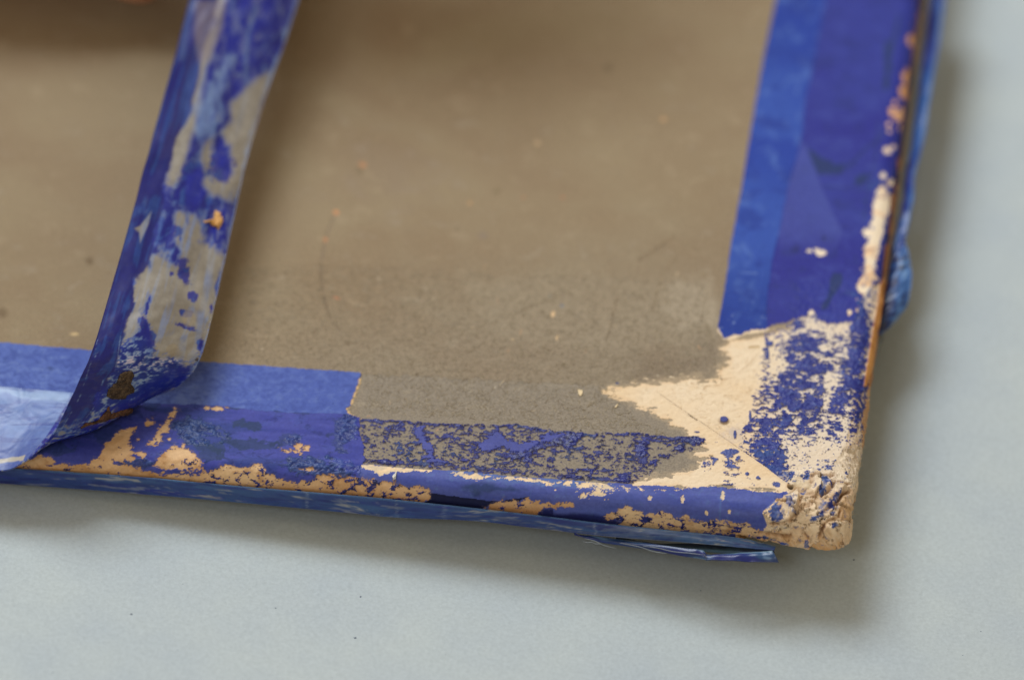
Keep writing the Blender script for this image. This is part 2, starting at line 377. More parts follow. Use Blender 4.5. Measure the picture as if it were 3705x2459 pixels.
# --- paint colours
blue1, blue2, blue3 = lin(44, 54, 142), lin(34, 42, 126), lin(62, 74, 160)
teal, navy = lin(50, 66, 96), lin(24, 26, 78)
cF = mixf(blue1, blue2, .5 + .5 * nB); cF = mixf(cF, lin(52, 88, 156), sm(nA + nB * .6, .6, 2.0) * .6)

# --- right band fleck zone on cream
leftR = [(a, c) for a, c in Z1((445, 60), (430, 150), (410, 260), (380, 330), (372, 420), (352, 520), (335, 600), (325, 660), (290, 700), (270, 760), (262, 820))]
dl = F.rightof(leftR)
cov = np.zeros(sh)
base = sm(dl + nF * 3, -6, 10) * inS
cov = base * .30
for (cx, cy, rx, ry, w, ro) in [(690, 300, 190, 90, .55, .3), (620, 230, 90, 60, .25, 0), (640, 390, 150, 80, .45, 0), (600, 520, 230, 90, .55, .1), (590, 610, 200, 70, .42, 0), (400, 690, 170, 50, .5, -.1),
        (620, 700, 160, 60, .35, 0), (440, 830, 110, 90, .75, .5), (480, 900, 60, 70, .8, .6), (830, 570, 60, 110, .5, .2), (890, 400, 60, 140, .62, .1), (940, 300, 70, 210, .6, .05), (960, 160, 60, 90, .6, 0), (920, 620, 40, 110, .4, 0),
        (700, 185, 150, 40, .3, 0), (530, 120, 160, 22, .55, -.15), (560, 800, 90, 30, .2, 0), (950, 40, 60, 120, .7, 0), (900, -60, 60, 120, .6, 0), (800, 760, 60, 30, .4, 0), (430, 210, 14, 90, .5, 0.05), (970, 500, 40, 160, .45, 0)]:
    cov += base * w * sm(F.blob(Z1((cx, cy))[0], rx * .85, ry * .85, ro) * 1.2, 0, .8)
for (cx, cy, rx, ry, w) in [(770, 250, 60, 40, .25), (490, 330, 70, 90, .2), (610, 290, 40, 20, .5), (780, 470, 35, 110, .35), (770, 570, 20, 60, .5), (560, 160, 90, 30, .2), (820, 130, 90, 25, .5), (480, 470, 60, 60, .1), (740, 130, 60, 30, .3), (640, 780, 200, 40, .15),
        (860, 800, 130, 90, .25), (700, 870, 180, 60, .2), (600, 660, 30, 30, .4), (880, 330, 30, 70, .5), (840, 390, 30, 60, .45)]:
    cov -= base * w * sm(F.blob(Z1((cx, cy))[0], rx * .8, ry * .8) * 1.2, 0, .8)
cov = cov * sm(F.V, 1170, 1195) if False else cov
cov = np.where(md > 2, 0, cov)                       # the over-lying flap hides it
lowr = sm(F.poly(Z1((480, 760), (1000, 720), (1000, 1010), (560, 980)), 60), 0, 50)
cov = np.clip(cov * .82 * (1 - .55 * lowr), 0, .9)
flk = inS & (cov > .01) & (nH < thr(cov))
flk |= inS & (md < 0) & (.8 * fbm(Pg, Qg, .03, .022, 2, 77) + .5 * nE < thr(.10 * base))
# blue film crumbs on the lower flap
cov2 = np.zeros(sh)
for (cx, cy, rx, ry, w, ro) in [(1410, 1140, 100, 40, .9, -.15), (1230, 1225, 110, 50, .45, -.25), (1160, 1280, 30, 30, .45, 0), (1440, 1240, 140, 100, .55, .1), (1440, 1330, 120, 45, .5, -.2), (1575, 1345, 22, 18, .95, 0), (1680, 1385, 26, 24, .8, 0),
        (1210, 1305, 60, 14, .6, -.3), (820, 1480, 330, 22, .5, 0), (920, 1475, 55, 18, .95, -.1), (1350, 1455, 110, 18, .7, -.1), (1100, 950, 40, 10, .95, 0), (1560, 1430, 330, 70, .12, .05), (1200, 1050, 240, 12, .2, 0), (1850, 1440, 60, 30, .5, .3)]:
    cov2 = np.maximum(cov2, w * sm(F.blob(ZC((cx, cy))[0], rx * .3826, ry * .3826, ro) * 2.0))
flk |= inS & (md > -1) & (cov2 > .02) & (nF * .8 + nE * .5 < thr(cov2))
for (cx, cy, rx, ry) in [(1770, 205, 14, 50), (1735, 160, 18, 16), (1790, 110, 34, 26), (1462, 975, 14, 34), (1605, 790, 12, 50), (1635, 605, 20, 8), (1745, 455, 28, 10), (1750, 50, 7, 60)]:
    flk |= F.blob(ZC((cx, cy))[0], rx * .3826, ry * .3826) + nF * .12 > 0
faint = inS & ~flk & (cov > .02)
tint(faint * sm(thr(cov) - nH + .9, 0, 1.0) * .30 * (1 + .4 * nC), lin(100, 118, 172)); tint(faint * sm(thr(cov) - nH + .30, 0, .30) * .55, lin(78, 92, 152))
tint(inS * sm(F.blob(ZC((1440, 950))[0], 60, 45) + nF * .2) * .25, lin(120, 140, 190))
setc(flk, cF, FLAKE, None, .5); H[flk] = -0.012 + 0.016 + 0.006 * nF[flk]
H[flk & (md > 0)] += 0.014
RG[flk] = 0.42 + 0.15 * sm(nB[flk], -1, 1)
tint(flk * sm(nC + .5 * nG, .4, 1.8) * .35, lin(96, 116, 180)); tint(flk * sm(nH - thr(cov) + .25, 0, .25) * .3, lin(120, 128, 172))
dot = F.blob(ZC((1358, 835))[0], 15, 10)
tint(sm(dot + .8, 0, .6) * inS * .35, lin(120, 90, 60))
setc(dot > 0, lin(58, 64, 140), FLAKE, 0.03, .5)

# --- lower fleck zone: scraped blue film on grey board
top2 = Z2((200, 415), (440, 425), (680, 446), (900, 455), (1180, 460), (1320, 455), (1500, 490), (1700, 510), (1940, 535)) + ZC((0, 935), (300, 950), (560, 950), (830, 985), (1190, 990))
bot2 = Z2((205, 740), (640, 778), (900, 790), (1300, 830), (1700, 855), (1960, 880)) + ZC((0, 1410), (500, 1440))
zt, zb = F.below(top2), F.below(bot2)
z2r = F.poly(top2 + ZC((1180, 1060), (1120, 1110), (950, 1160), (780, 1230), (700, 1340), (600, 1370), (500, 1440)) + bot2[::-1], 60)
z2 = sm(z2r + nF * 3, -3, 6)
cv = np.zeros(sh) + .32 * z2
cv += z2 * .5 * sm(1 - np.abs(zt - 5) / 12)
cv += z2 * .25 * sm(1 - np.abs(zb + 14) / 20)
cv -= z2 * .2 * sm(F.blob(Z2((260, 520))[0], 60, 60)) + z2 * .15 * sm(F.blob(Z2((1700, 740))[0], 150, 30))
for (zz, cx, cy, rx, ry, w, ro) in [(Z6, 560, 240, 80, 80, .55, 0), (Z6, 560, 300, 60, 45, .5, 0), (Z6, 930, 190, 130, 40, .9, .08), (Z6, 840, 250, 50, 30, .6, 0), (Z6, 50, 170, 90, 60, .7, -.4), (Z6, 120, 410, 160, 18, .5, .05), (Z6, 420, 480, 70, 50, .8, 0),
        (Z6, 440, 300, 14, 40, .5, 0), (Z6, 640, 360, 60, 12, .4, -.4), (Z6, 250, 250, 30, 20, .3, 0), (Z6, 100, 470, 200, 20, .3, 0), (Z2, 440, 490, 90, 60, .35, -.3), (Z2, 560, 610, 110, 40, .3, -.2), (Z2, 380, 730, 130, 20, .5, .1), (Z2, 850, 570, 100, 60, .12, 0),
        (Z2, 1000, 620, 90, 50, .2, 0), (Z2, 1380, 710, 60, 60, .35, .6)]:
    s_ = .4867 if zz is Z6 else .5102
    cv += z2 * w * sm(F.blob(zz((cx, cy))[0], rx * s_, ry * s_, ro) * 1.5)
for (cx, cy, rx, ry, w) in [(700, 250, 120, 60, .25), (760, 390, 160, 40, .28), (300, 380, 60, 20, .2)]:
    cv -= z2 * w * sm(F.blob(Z6((cx, cy))[0], rx * .4867, ry * .4867) * 1.5)
swath = np.maximum.reduce([F.poly(p_, 60) for p_ in [
    Z2((545, 462), (600, 460), (680, 465), (672, 540), (690, 590), (720, 640), (745, 690), (800, 715), (970, 715), (890, 745), (800, 745), (700, 740), (640, 700), (660, 660), (635, 620), (590, 570), (575, 520)),
    Z2((1030, 610), (1080, 560), (1140, 520), (1180, 465), (1215, 520), (1250, 560), (1330, 575), (1430, 560), (1500, 535), (1620, 520), (1750, 510), (1660, 590), (1480, 630), (1430, 660), (1330, 690), (1250, 680), (1210, 640), (1120, 650), (1050, 670))]])
sw = swath + nB * 5 + nE * 5 + nC * 3 > 5
f2 = (z2 > .02) & ((nI < thr(np.clip(cv, 0, .93))) | sw) & ~(foldm & (star > 12))
f2 &= (md < 0) | (F.U < 2560) | True
gl = sm(cv, .55, .9)
cF2 = mixf(cF, navy, .25 + sm(nC, .0, 1.6) * .5); cF2 = mixf(cF2, lin(40, 64, 112), sm(nB, .4, 1.8) * .6)
edge2 = z2 * sm(thr(np.clip(cv, 0, .9)) - nI + .8, 0, .8)
tint(edge2 * .35 * (~f2), lin(88, 84, 96)); tint(z2 * sm(thr(np.clip(cv, 0, .9)) - nI + .28, 0, .28) * .55 * (~f2), lin(62, 66, 110))
setc(f2 & ~sw, cF2, FLAKE, None, None); H[f2] = 0.007 + .006 * rdg[f2] + .002 * nC[f2]
RG[f2] = .45
setc(f2 & sw, mixf(lin(70, 74, 158), lin(60, 66, 148), .5 + .5 * nD), FLAKE, .022, .5)
# crinkled lifted film along the swath's lower lip
lip = F.stroke(Z2((1290, 700), (1350, 680), (1440, 640), (1560, 595), (1680, 575), (1760, 520)), 60)
lm = (lip + nC * 3 + nF * 3 < 9 + 12 * sm(F.U, 2000, 2060) * sm(2120 - F.U, 0, 30)) & (z2 > .3)
setc(lm, mixf(lin(44, 52, 130), navy, sm(nC, -.5, 1.5)), FLAKE, 0.010 + .014 * rdg, .32)
hz = f2 & ~sw & (gl > .25); H[hz] += (.02 * gl * rdg)[hz]; RG[hz] = .3

# --- lower band, left part: pale matte strip above, dark smooth strip below
tearx = Z2((208, 95), (195, 150), (160, 240), (130, 330), (100, 355), (120, 385), (150, 400), (198, 412), (195, 520), (230, 620), (225, 700), (205, 770), (205, 900), (205, 1100))
tearL = -F.rightof(tearx) - nF * 1.5 - nC * .8
ptop = F.below(Z3((-600, 170), (0, 243), (560, 290), (1240, 360), (1470, 378), (2265, 432)) + Z2((208, 97), (400, 110)))
pbot = F.below(Z3((-600, 470), (0, 530), (900, 620), (1410, 645), (1700, 680), (2140, 695)) + Z2((150, 400), (400, 430)))
pale = (tearL > 0) & (ptop + nC * .7 > 0) & (pbot + nB * 2 < 0)
cP = mixf(lin(98, 112, 184), lin(112, 126, 192), .5 + .35 * nA); cP = mixf(cP, lin(80, 92, 162), sm(nF, -.2, 1.6) * .7); cP = mixf(cP, lin(136, 148, 200), sm(-nF - .4 * nE, .5, 2.0) * .5); cP = mixf(cP, lin(64, 80, 140), sm(nG, 1.2, 2.2) * .6)
cP = mixf(cP, lin(84, 96, 176), sm(F.U, 200, 1250) * .35)
cP = mixf(cP, lin(70, 82, 130), sm(F.blob(Z3((320, 410))[0], 22, 12) + nC * .1) * .7)
setc(pale, cP, PALEB, .014 + .001 * nC, .62)
cream_lip = (tearL > -9) & (tearL <= 0) & (ptop > -1) & (pbot < 12) & (nF > -.3)
setc(cream_lip, lin(196, 168, 124), EDGE, .006, .8)
ridge = Y0 < .02
darkb = (tearL > 0) & (pbot + nB * 2 >= 0)
cD = mixf(lin(84, 84, 166), lin(70, 72, 156), .5 + .4 * nD); cD = mixf(cD, lin(56, 72, 132), sm(nA + .5 * nD, .2, 1.6) * .6); cD = mixf(cD, lin(80, 90, 168), sm(nB - .4 * nD, .5, 2.0) * .4); cD = mixf(cD, lin(36, 42, 100), sm(nF + nB, .9, 2.6) * .5)
cD = mixf(cD, lin(34, 36, 104), sm(500 - F.U, 0, 260) * .0)
setc(darkb, cD, DARKB, .010 + .0006 * nD, .5)
for (cx, cy, rx, ry, w, ro) in [(1560, 765, 95, 40, .95, .1), (1570, 888, 150, 36, .85, .05), (1300, 940, 100, 45, .8, .2), (1360, 905, 60, 30, .8, 0), (1230, 800, 170, 80, .75, .2), (2180, 800, 90, 130, .6, .3), (1990, 1040, 190, 70, .8, .25),
        (700, 830, 140, 90, .5, .5), (380, 920, 120, 40, .6, 0), (1820, 850, 70, 45, .6, 0), (960, 640, 60, 40, .6, 0), (1850, 680, 140, 12, .7, .05), (1480, 660, 60, 10, .8, 0), (850, 1000, 160, 30, .6, 0)]:
    g = sm(F.blob(Z3((cx, cy))[0], rx * .574, ry * .574, ro) * 2 + nF * .35 + nB * .3, 0, .25) * darkb
    tint(g * w * .8, teal)
crk = np.zeros(sh)
for (zz, cx, cy, rx, ry, ro) in [(Z3, 1230, 800, 170, 80, .2), (Z3, 2200, 800, 90, 120, .3), (Z3, 1980, 1050, 170, 75, .3), (Z3, 1850, 860, 50, 40, 0), (Z3, 850, 990, 170, 25, 0), (Z2, 140, 480, 90, 100, .8), (Z2, 90, 790, 190, 80, .15), (Z3, 1130, 960, 120, 60, .3)]:
    s_ = .574 if zz is Z3 else .5102
    crk = np.maximum(crk, sm(F.blob(zz((cx, cy))[0], rx * s_, ry * s_, ro) * 2 + nF * .3 + nB * .3, 0, .5))
crk *= darkb
tint(crk * sm(nC, -.6, 1.2) * .5, lin(84, 104, 160)); tint(crk * sm(-nC, .4, 1.6) * .5, lin(34, 44, 96))
H += crk * (.012 * rdg + .006 * nC); RG = np.where(crk > .3, .26, RG)
# thick shade-coloured strip at the very end of the dark band is bare film; tan paper shows where paint came off
tanP = [Z3((60, 1015), (110, 1000), (230, 968), (320, 960), (352, 990), (350, 1008), (440, 1012), (570, 1002), (640, 930), (655, 900), (740, 810), (800, 785), (862, 772), (825, 840), (820, 880), (832, 930), (780, 980), (720, 1000), (820, 1020), (900, 1050), (1000, 1062), (1120, 1080), (1250, 1085), (1300, 1200), (60, 1120)),
        Z3((930, 885), (955, 850), (1040, 740), (1085, 690), (1100, 662), (1132, 676), (1085, 735), (1060, 790), (1015, 835), (1028, 860), (960, 890)),
        Z3((970, 1020), (1010, 950), (1050, 920), (1100, 880), (1130, 905), (1180, 910), (1225, 945), (1262, 985), (1268, 1045), (1180, 1050), (1060, 1040))]
tS = np.maximum.reduce([F.poly(p_, 50) for p_ in tanP])
strip_top = F.below(Z3((870, 1100), (1000, 1062), (1250, 1080), (1330, 1040), (1420, 1010), (1500, 1030), (1650, 1012), (1700, 1075), (1850, 1125), (1930, 1110), (2010, 1075), (2120, 1080), (2265, 1098)) + Z2((150, 850), (330, 850), (450, 880), (560, 905), (640, 905), (690, 915), (705, 935)))
stripR = -F.rightof(Z2((705, 900), (690, 940), (694, 985), (640, 1012), (600, 1060)))
tan2 = np.minimum(np.minimum(strip_top, stripR), F.U - Z3((870, 0))[0][0])
tS = np.maximum(tS, np.clip(tan2, -50, 50))
for (cx, cy, rx, ry) in [(940, 745, 24, 20), (865, 860, 26, 12), (890, 945, 22, 24), (1070, 850, 14, 10), (1380, 658, 34, 10), (1300, 656, 16, 10), (1890, 905, 26, 24), (1930, 905, 20, 16), (1800, 925, 30, 12), (1940, 1045, 40, 12), (820, 975, 30, 12), (1155, 895, 12, 14)]:
    tS = np.maximum(tS, 12 * F.blob(Z3((cx, cy))[0], rx * .574, ry * .574))
tS = np.maximum(tS, F.poly(Z2((1078, 1048), (1150, 1020), (1250, 1005), (1340, 1005), (1385, 985), (1410, 1010), (1450, 1022), (1600, 1010), (1700, 1025), (1720, 1040), (1600, 1040), (1500, 1050), (1470, 1090), (1460, 1110), (1090, 1065)), 50))
cT = mixf(lin(208, 174, 134), lin(192, 154, 112), .5 + .5 * nB); cT = mixf(cT, lin(226, 198, 158), sm(nA, -.2, 1.5) * .5)
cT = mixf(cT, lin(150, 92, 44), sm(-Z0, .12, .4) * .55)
# --- the rim below the fleck zone
rimz = (tearL <= 0) & (zb > 0) & (~inS | (F.V > 1760)) & (F.U < 2860)
creamstrip = rimz & (F.poly(Z2((203, 742), (400, 758), (640, 778), (740, 788), (640, 790), (560, 800), (480, 808), (440, 795), (380, 812), (340, 830), (300, 790), (240, 780)), 40) + nF * 3 > 0)
cR = mixf(lin(98, 102, 172), lin(84, 90, 164), .5 + .5 * nD); cR = mixf(cR, lin(70, 90, 166), sm(nA, .2, 1.6) * .4)
rimz2 = rimz & (F.below(ZC((490, 1425), (500, 1450), (640, 1452), (850, 1462), (960, 1490), (1290, 1455), (1500, 1490), (1870, 1528), (1960, 1500))) + nF * 3 > 0)
rimz = np.where(F.U > 2288, rimz2, rimz)
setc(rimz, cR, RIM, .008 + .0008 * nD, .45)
tint(rimz * sm(nF + nB * .5, .6, 2.4) * .35, lin(110, 130, 180)); tint(rimz * sm(F.poly(Z2((830, 900), (950, 870), (1200, 880), (1420, 890), (1400, 950), (1150, 960), (900, 930)), 60) + nB * 8, -6, 14) * .65, teal)
stl = F.stroke(Z2((860, 797), (960, 825), (1080, 822), (1200, 838), (1350, 850), (1500, 870), (1650, 880), (1800, 880), (1960, 905)), 60)
st2 = F.stroke(Z6((0, 520), (200, 540), (440, 550), (600, 560), (850, 560)), 60)
cm = rimz & (((stl + nF * 7 + nC * 2 < 5)) | ((st2 + nF * 6 < 2)) | (F.blob(Z2((1880, 950))[0], 50, 18) + nF * .5 > .3) | (F.blob(Z2((1790, 965))[0], 25, 12) + nF * .4 > .3) | (F.blob(Z6((220, 590))[0], 60, 12) + nF * .5 > .3)
      | (F.blob(Z6((620, 620))[0], 9, 9) + nF * .2 > 0) | (F.blob(Z6((1040, 725))[0], 7, 12) + nF * .2 > 0) | (F.blob(Z6((1210, 720))[0], 6, 8) + nF * .2 > 0) | (F.blob(Z6((860, 640))[0], 7, 22) + nF * .4 > .2) | (F.blob(Z6((1160, 600))[0], 6, 16) + nF * .4 > .2))
setc(creamstrip | cm, mixf(lin(230, 205, 168), lin(205, 190, 165), .5 + .5 * nC), EDGE, 0.0, .8)
tint(rimz * ~(creamstrip | cm) * sm(1 - stl / 26 + nF * .2) * .3, lin(120, 150, 190))
tint(rimz * sm(1 - np.abs(F.rightof(Z2((1430, 860), (1410, 960)))) / 3) * .35, lin(100, 120, 180))
tint(rimz * sm(1 - np.abs(F.rightof(Z6((1150, 560), (1140, 760)))) / 5) * .35, lin(110, 140, 190))
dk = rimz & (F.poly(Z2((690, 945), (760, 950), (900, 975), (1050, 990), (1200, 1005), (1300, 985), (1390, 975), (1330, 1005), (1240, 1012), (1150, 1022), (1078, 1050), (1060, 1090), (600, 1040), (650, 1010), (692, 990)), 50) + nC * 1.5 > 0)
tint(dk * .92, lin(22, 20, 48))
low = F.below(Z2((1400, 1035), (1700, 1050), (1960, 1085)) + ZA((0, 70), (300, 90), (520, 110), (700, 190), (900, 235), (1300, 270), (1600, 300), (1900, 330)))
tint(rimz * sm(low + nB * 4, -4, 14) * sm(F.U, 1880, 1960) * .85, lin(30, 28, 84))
tanlow = F.poly(ZA((500, 118), (560, 95), (640, 60), (690, 30), (740, 25), (760, 70), (830, 75), (870, 110), (930, 90), (980, 120), (990, 60), (1040, 65), (1080, 90), (1110, 95), (1150, 130), (1210, 140), (1240, 105), (1275, 110), (1290, 170), (1350, 185), (1440, 160), (1560, 145), (1620, 180), (1700, 185), (1850, 180), (1890, 230), (1990, 260), (2100, 240), (2200, 330), (2100, 360), (1900, 320), (1600, 290), (1300, 262), (1000, 245), (760, 235), (650, 180)), 50)
tS = np.maximum(tS, np.where(rimz, tanlow, -50))
tanm = (darkb | rimz | ((F.V > 1700) & (F.U < 2900) & (Y0 < .35))) & (tS + nF * 4 + nE * 2.5 + nC * 2.2 > 0)
# paint crumbs left on the tan
crumb = tanm & (nE * .6 + nF * .8 < thr(.20 + .18 * sm(F.U, 1150, 1260) * sm(1560 - F.U, 0, 80) + .14 * sm(F.U, 1950, 2100) - .14 * sm(800 - F.U, 0, 200)))
cT = mixf(cT, lin(216, 190, 152), sm(F.U, 2100, 2300) * .7)
tint((~tanm) * (darkb | rimz) * sm(tS + nF * 4 + nE * 2.5 + nC * 2.2 + 9, 0, 9) * .35, lin(110, 100, 120))
setc(tanm, mixf(cT, lin(150, 104, 62), sm(nB - .5 * nE, .6, 2.2) * .55), EDGE, 0.0 + .004 * nB, .8)
tint(tanm * sm(tS * -1 + 8, 0, 8) * .25, lin(150, 104, 62))
tint(tanm * sm(1 - np.abs(tanlow - 14) / 10) * sm(nB + nD, .2, 2) * (F.U > 2000) * .5, lin(110, 84, 66))
setc(crumb, mixf(lin(44, 46, 120), navy, sm(nC, 0, 1)), FLAKE, .012, .45)

# --- right band
prL = F.rightof(Z5((440, -250), (385, 0), (330, 260), (270, 600), (225, 880), (185, 1090), (150, 1330), (122, 1480), (118, 1600)))
prM = F.rightof(Z5((660, -250), (612, 0), (590, 120), (560, 280), (520, 450), (500, 640), (440, 850), (400, 1050), (365, 1200), (345, 1370), (345, 1500)))
bott = F.below(Z5((60, 1478), (122, 1492), (150, 1533), (185, 1532), (250, 1508), (340, 1490), (380, 1470), (430, 1462), (500, 1442), (560, 1425), (590, 1460), (640, 1468), (735, 1462), (760, 1400), (790, 1330), (860, 1280)))
up_ = bott + nF * 2.5 + nC * 1.5 < 0
paleR = (prL + nC * .6 > 0) & up_ & (prM + nB < 0)
cPR = mixf(lin(64, 92, 178), lin(50, 74, 166), .5 + .5 * nA); cPR = mixf(cPR, lin(100, 126, 196), sm(fbm(Pg, Qg, .16, .3, 3, 41), .2, 2.0) * .6); cPR = mixf(cPR, lin(44, 62, 148), sm(nB - .3 * nF, .2, 1.8) * .6); cPR = mixf(cPR, lin(38, 60, 142), sm(F.V, 850, 1150) * .6)
cPR = mixf(cPR, lin(150, 160, 200), sm(nF + nC * .5, 1.7, 2.6) * sm(F.V, 1000, 1180) * .7)
setc(paleR, cPR, PALER, .016 + .0015 * nF, .62)
scr = sm(1 - F.stroke(Z5((230, 1240), (300, 1245)), 20) / 2.5); tint(scr * .6, lin(140, 160, 205))
wl = (bott + nF * 2.5 + nC * 1.5 >= 0) & (bott < 9 + 2 * nB) & (prL > 0) & (F.rightof(Z5((345, 1300), (345, 1600))) < 8)
setc(wl, lin(226, 206, 176), EDGE, .004, .8)
darkR = (prM + nB >= 0) & up_
cDR = mixf(lin(52, 50, 144), lin(60, 64, 152), .5 + .4 * nA); cDR = mixf(cDR, lin(48, 54, 124), sm(nB + .5 * nF, .4, 2.2) * .5); cDR = mixf(cDR, lin(80, 88, 170), sm(-nB + .4 * nE, .6, 2.0) * .35)
setc(darkR, cDR, DARKR, .011 + .0008 * nD, .45)
tri = F.poly(Z5((505, 645), (528, 680), (570, 790), (595, 860), (640, 960), (690, 1060), (665, 1120), (640, 1160), (500, 1175), (395, 1180), (400, 1050), (440, 850)), 60)
tint(darkR * sm(tri, -2, 2) * .48 * (1 - .9 * sm(F.V, 820, 935)), lin(92, 98, 172))
for pts in [Z5((520, 660), (555, 690), (600, 725), (650, 745), (695, 748), (680, 785), (640, 798), (580, 796), (555, 745)),
            Z5((868, 200), (905, 190), (930, 120), (945, 60), (955, 60), (940, 130), (915, 260), (905, 330), (895, 410), (875, 410), (880, 330)),
            Z5((745, 800), (780, 785), (820, 790), (800, 820), (770, 840), (745, 835)),
            Z5((640, 1235), (690, 1240), (690, 1290), (650, 1340), (620, 1400), (590, 1410), (620, 1330))]:
    tint(darkR * sm(F.poly(pts, 40) + nB * 3, -4, 5) * .8, lin(44, 60, 100))
for pts, w in [(Z5((690, 765), (740, 735), (790, 680), (860, 630), (880, 590)), 9), (Z5((850, 560), (840, 700), (800, 900), (785, 1000)), 6), (Z5((600, 850), (700, 860), (780, 830)), 5)]:
    tint(darkR * sm(1 - F.stroke(pts, 50) / w) * .6, lin(44, 58, 104))
for (cx, cy, r0) in [(710, 595, 9), (700, 1028, 10), (497, 888, 7), (450, 1380, 8), (600, 1080, 14), (480, 1130, 26)]:
    tint(darkR * sm(F.blob(Z5((cx, cy))[0], r0, r0) + nF * .2) * .6, lin(36, 40, 84))
wr = F.poly(Z5((845, 870), (880, 868), (918, 905), (905, 950), (880, 985), (868, 1060), (852, 1130), (835, 1200), (828, 1260), (812, 1320), (790, 1345), (760, 1325), (752, 1290), (790, 1240), (785, 1180), (785, 1130), (815, 1080), (775, 1070), (790, 1045), (820, 1030), (820, 960), (838, 910)), 50)
wrm = wr + nF * 5 > 0
for (zz, cx, cy, rx, ry) in [(ZB, 895, 335, 50, 42), (ZB, 935, 300, 25, 30), (ZB, 940, 215, 30, 32), (ZB, 960, 38, 28, 34), (ZB, 860, 630, 52, 72), (ZB, 825, 745, 30, 60), (ZB, 735, 910, 26, 36), (ZB, 785, 950, 36, 42), (ZB, 800, 890, 16, 22), (ZB, 805, 1035, 20, 22), (ZB, 708, 1010, 16, 18), (ZB, 710, 1065, 15, 16),
        (ZB, 690, 1225, 34, 26), (ZB, 740, 1195, 16, 18), (ZB, 660, 1425, 22, 26), (ZB, 718, 1482, 30, 28), (ZB, 650, 1540, 30, 30), (ZB, 755, 830, 16, 16), (Z5, 536, 1141, 14, 9), (Z5, 590, 1146, 22, 12), (Z5, 568, 1133, 10, 6), (Z5, 795, 1385, 24, 40), (Z5, 720, 1418, 10, 16), (Z5, 545, 1418, 12, 8), (Z5, 680, 1445, 60, 0.01)]:
    s_ = .4464 if zz is ZB else .7974
    wrm |= (F.blob(zz((cx, cy))[0], rx * s_, ry * s_) + nF * .18 > 0) & (F.V < 1160)
wrm &= darkR
cW = mixf(lin(234, 220, 196), lin(226, 190, 150), sm(nB, -.2, 1.4)); cW = mixf(lin(222, 168, 116), cW, sm(F.V, 330, 640))
setc(wrm, cW, EDGE, 0.0, .8)
spk = darkR & (nF * .8 + nE * .5 < thr(.40 * sm(1 - np.abs(F.rightof(Z5((1010, 0), (905, 830), (860, 900), (790, 1400)))) / 45) * sm(F.V, 640, 1100)))
setc(spk & ~wrm & (F.V > 660), mixf(lin(150, 160, 200), lin(215, 190, 160), sm(nB, -.5, 1)), EDGE, .003, .7)
dz = darkR & (F.V > 640)
tint(dz * sm(nF + nB, 1.2, 2.6) * sm(1 - np.abs(F.rightof(Z5((860, 900), (780, 1400)))) / 90) * .5, lin(84, 120, 170))
# side of the right rim: navy shade of film and a bare tan line along its foot
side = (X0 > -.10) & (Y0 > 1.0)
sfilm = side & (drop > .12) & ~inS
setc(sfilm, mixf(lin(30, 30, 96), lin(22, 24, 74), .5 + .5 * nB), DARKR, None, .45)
core = side & (drop > .20 + .05 * nB)
cCo = mixf(lin(186, 132, 76), lin(160, 104, 56), .5 + .5 * fbm(Pg, Qg, .1, .5, 3, 51))
setc(core & ~(F.poly(ZB((980, 20), (1060, 60), (1040, 170), (985, 170)), 40) > 0) & ~(F.poly(ZB((930, 420), (1000, 430), (960, 700), (925, 880), (860, 860), (880, 700)), 40) > 0), cCo, EDGE, .006 * nB + .01, .8)

# --- crushed, delaminated corner
crn = F.poly(Z8((480, 400), (520, 480), (520, 560), (500, 620), (440, 700), (340, 780), (200, 870), (260, 960), (270, 1040), (180, 1120), (-100, 1140), (-100, 1200), (60, 1250), (250, 1420), (900, 1560), (1500, 1500), (1500, 200), (1420, 60), (1250, 60), (1180, 160), (1060, 380), (880, 310), (760, 300), (640, 330)), 90)
cm_ = sm(crn + nB * 8, -6, 14)
cI = crn + nB * 6 > 0
cK = mixf(lin(222, 203, 174), lin(202, 170, 130), .5 + .5 * nB); cK = mixf(cK, lin(196, 148, 92), sm(F.V, 1890, 2000) * .8); cK = mixf(cK, lin(226, 215, 196), sm(1850 - F.V, 0, 140) * .7); cK = mixf(cK, lin(120, 98, 74), sm(nF * .6 + nA * .5, .5, 1.8) * .45); cK = mixf(cK, lin(112, 122, 160), sm(nE * .6 + nB * .6, .9, 2.0) * .4 * sm(1900 - F.V, 0, 60))
cK = mixf(cK, lin(158, 140, 104), sm(F.blob(Z8((680, 570))[0], 70, 40) + nF * .2) * .7)
setc(cI, cK, CORN, None, .85)
fray = fbm(Pg * .8 + Qg * .6, Qg * .8 - Pg * .6, .035, .30, 3, 63)
H += cm_ * (.022 * (ridged(Pg + .1 * nB, Qg + .1 * nA, .50, .36, 2, 61) - .4) + .003 * nB + .004 * fray); tint(cm_ * sm(fray, .2, 1.8) * .25, lin(150, 112, 74)); tint(cm_ * sm(-fray, .4, 1.8) * .25, lin(234, 220, 198))
rsd = np.random.RandomState(21); sx_, sy_ = Z8((0, 0))[0]; best = np.full(sh, 1e9); second = np.full(sh, 1e9); hgt = np.zeros(sh)
wu, wv = F.U + 11 * nB + 5 * nF, F.V + 9 * nD + 5 * nF
for i in range(20):
    px_, py_ = rsd.uniform(60, 1400), rsd.uniform(380, 1420); q_ = Z8((px_, py_))[0]; d = np.hypot((wu - q_[0]), (wv - q_[1]) * 1.35); hv = rsd.rand()
    tl = (wu - q_[0]) * rsd.uniform(-.0012, .0012) + (wv - q_[1]) * rsd.uniform(-.0012, .0012)
    nb_ = d < best; second = np.where(nb_, best, np.minimum(second, d)); hgt = np.where(nb_, hv * .085 + tl, hgt); best = np.where(nb_, d, best)
gap = sm(1 - (second - best) / 5.0)
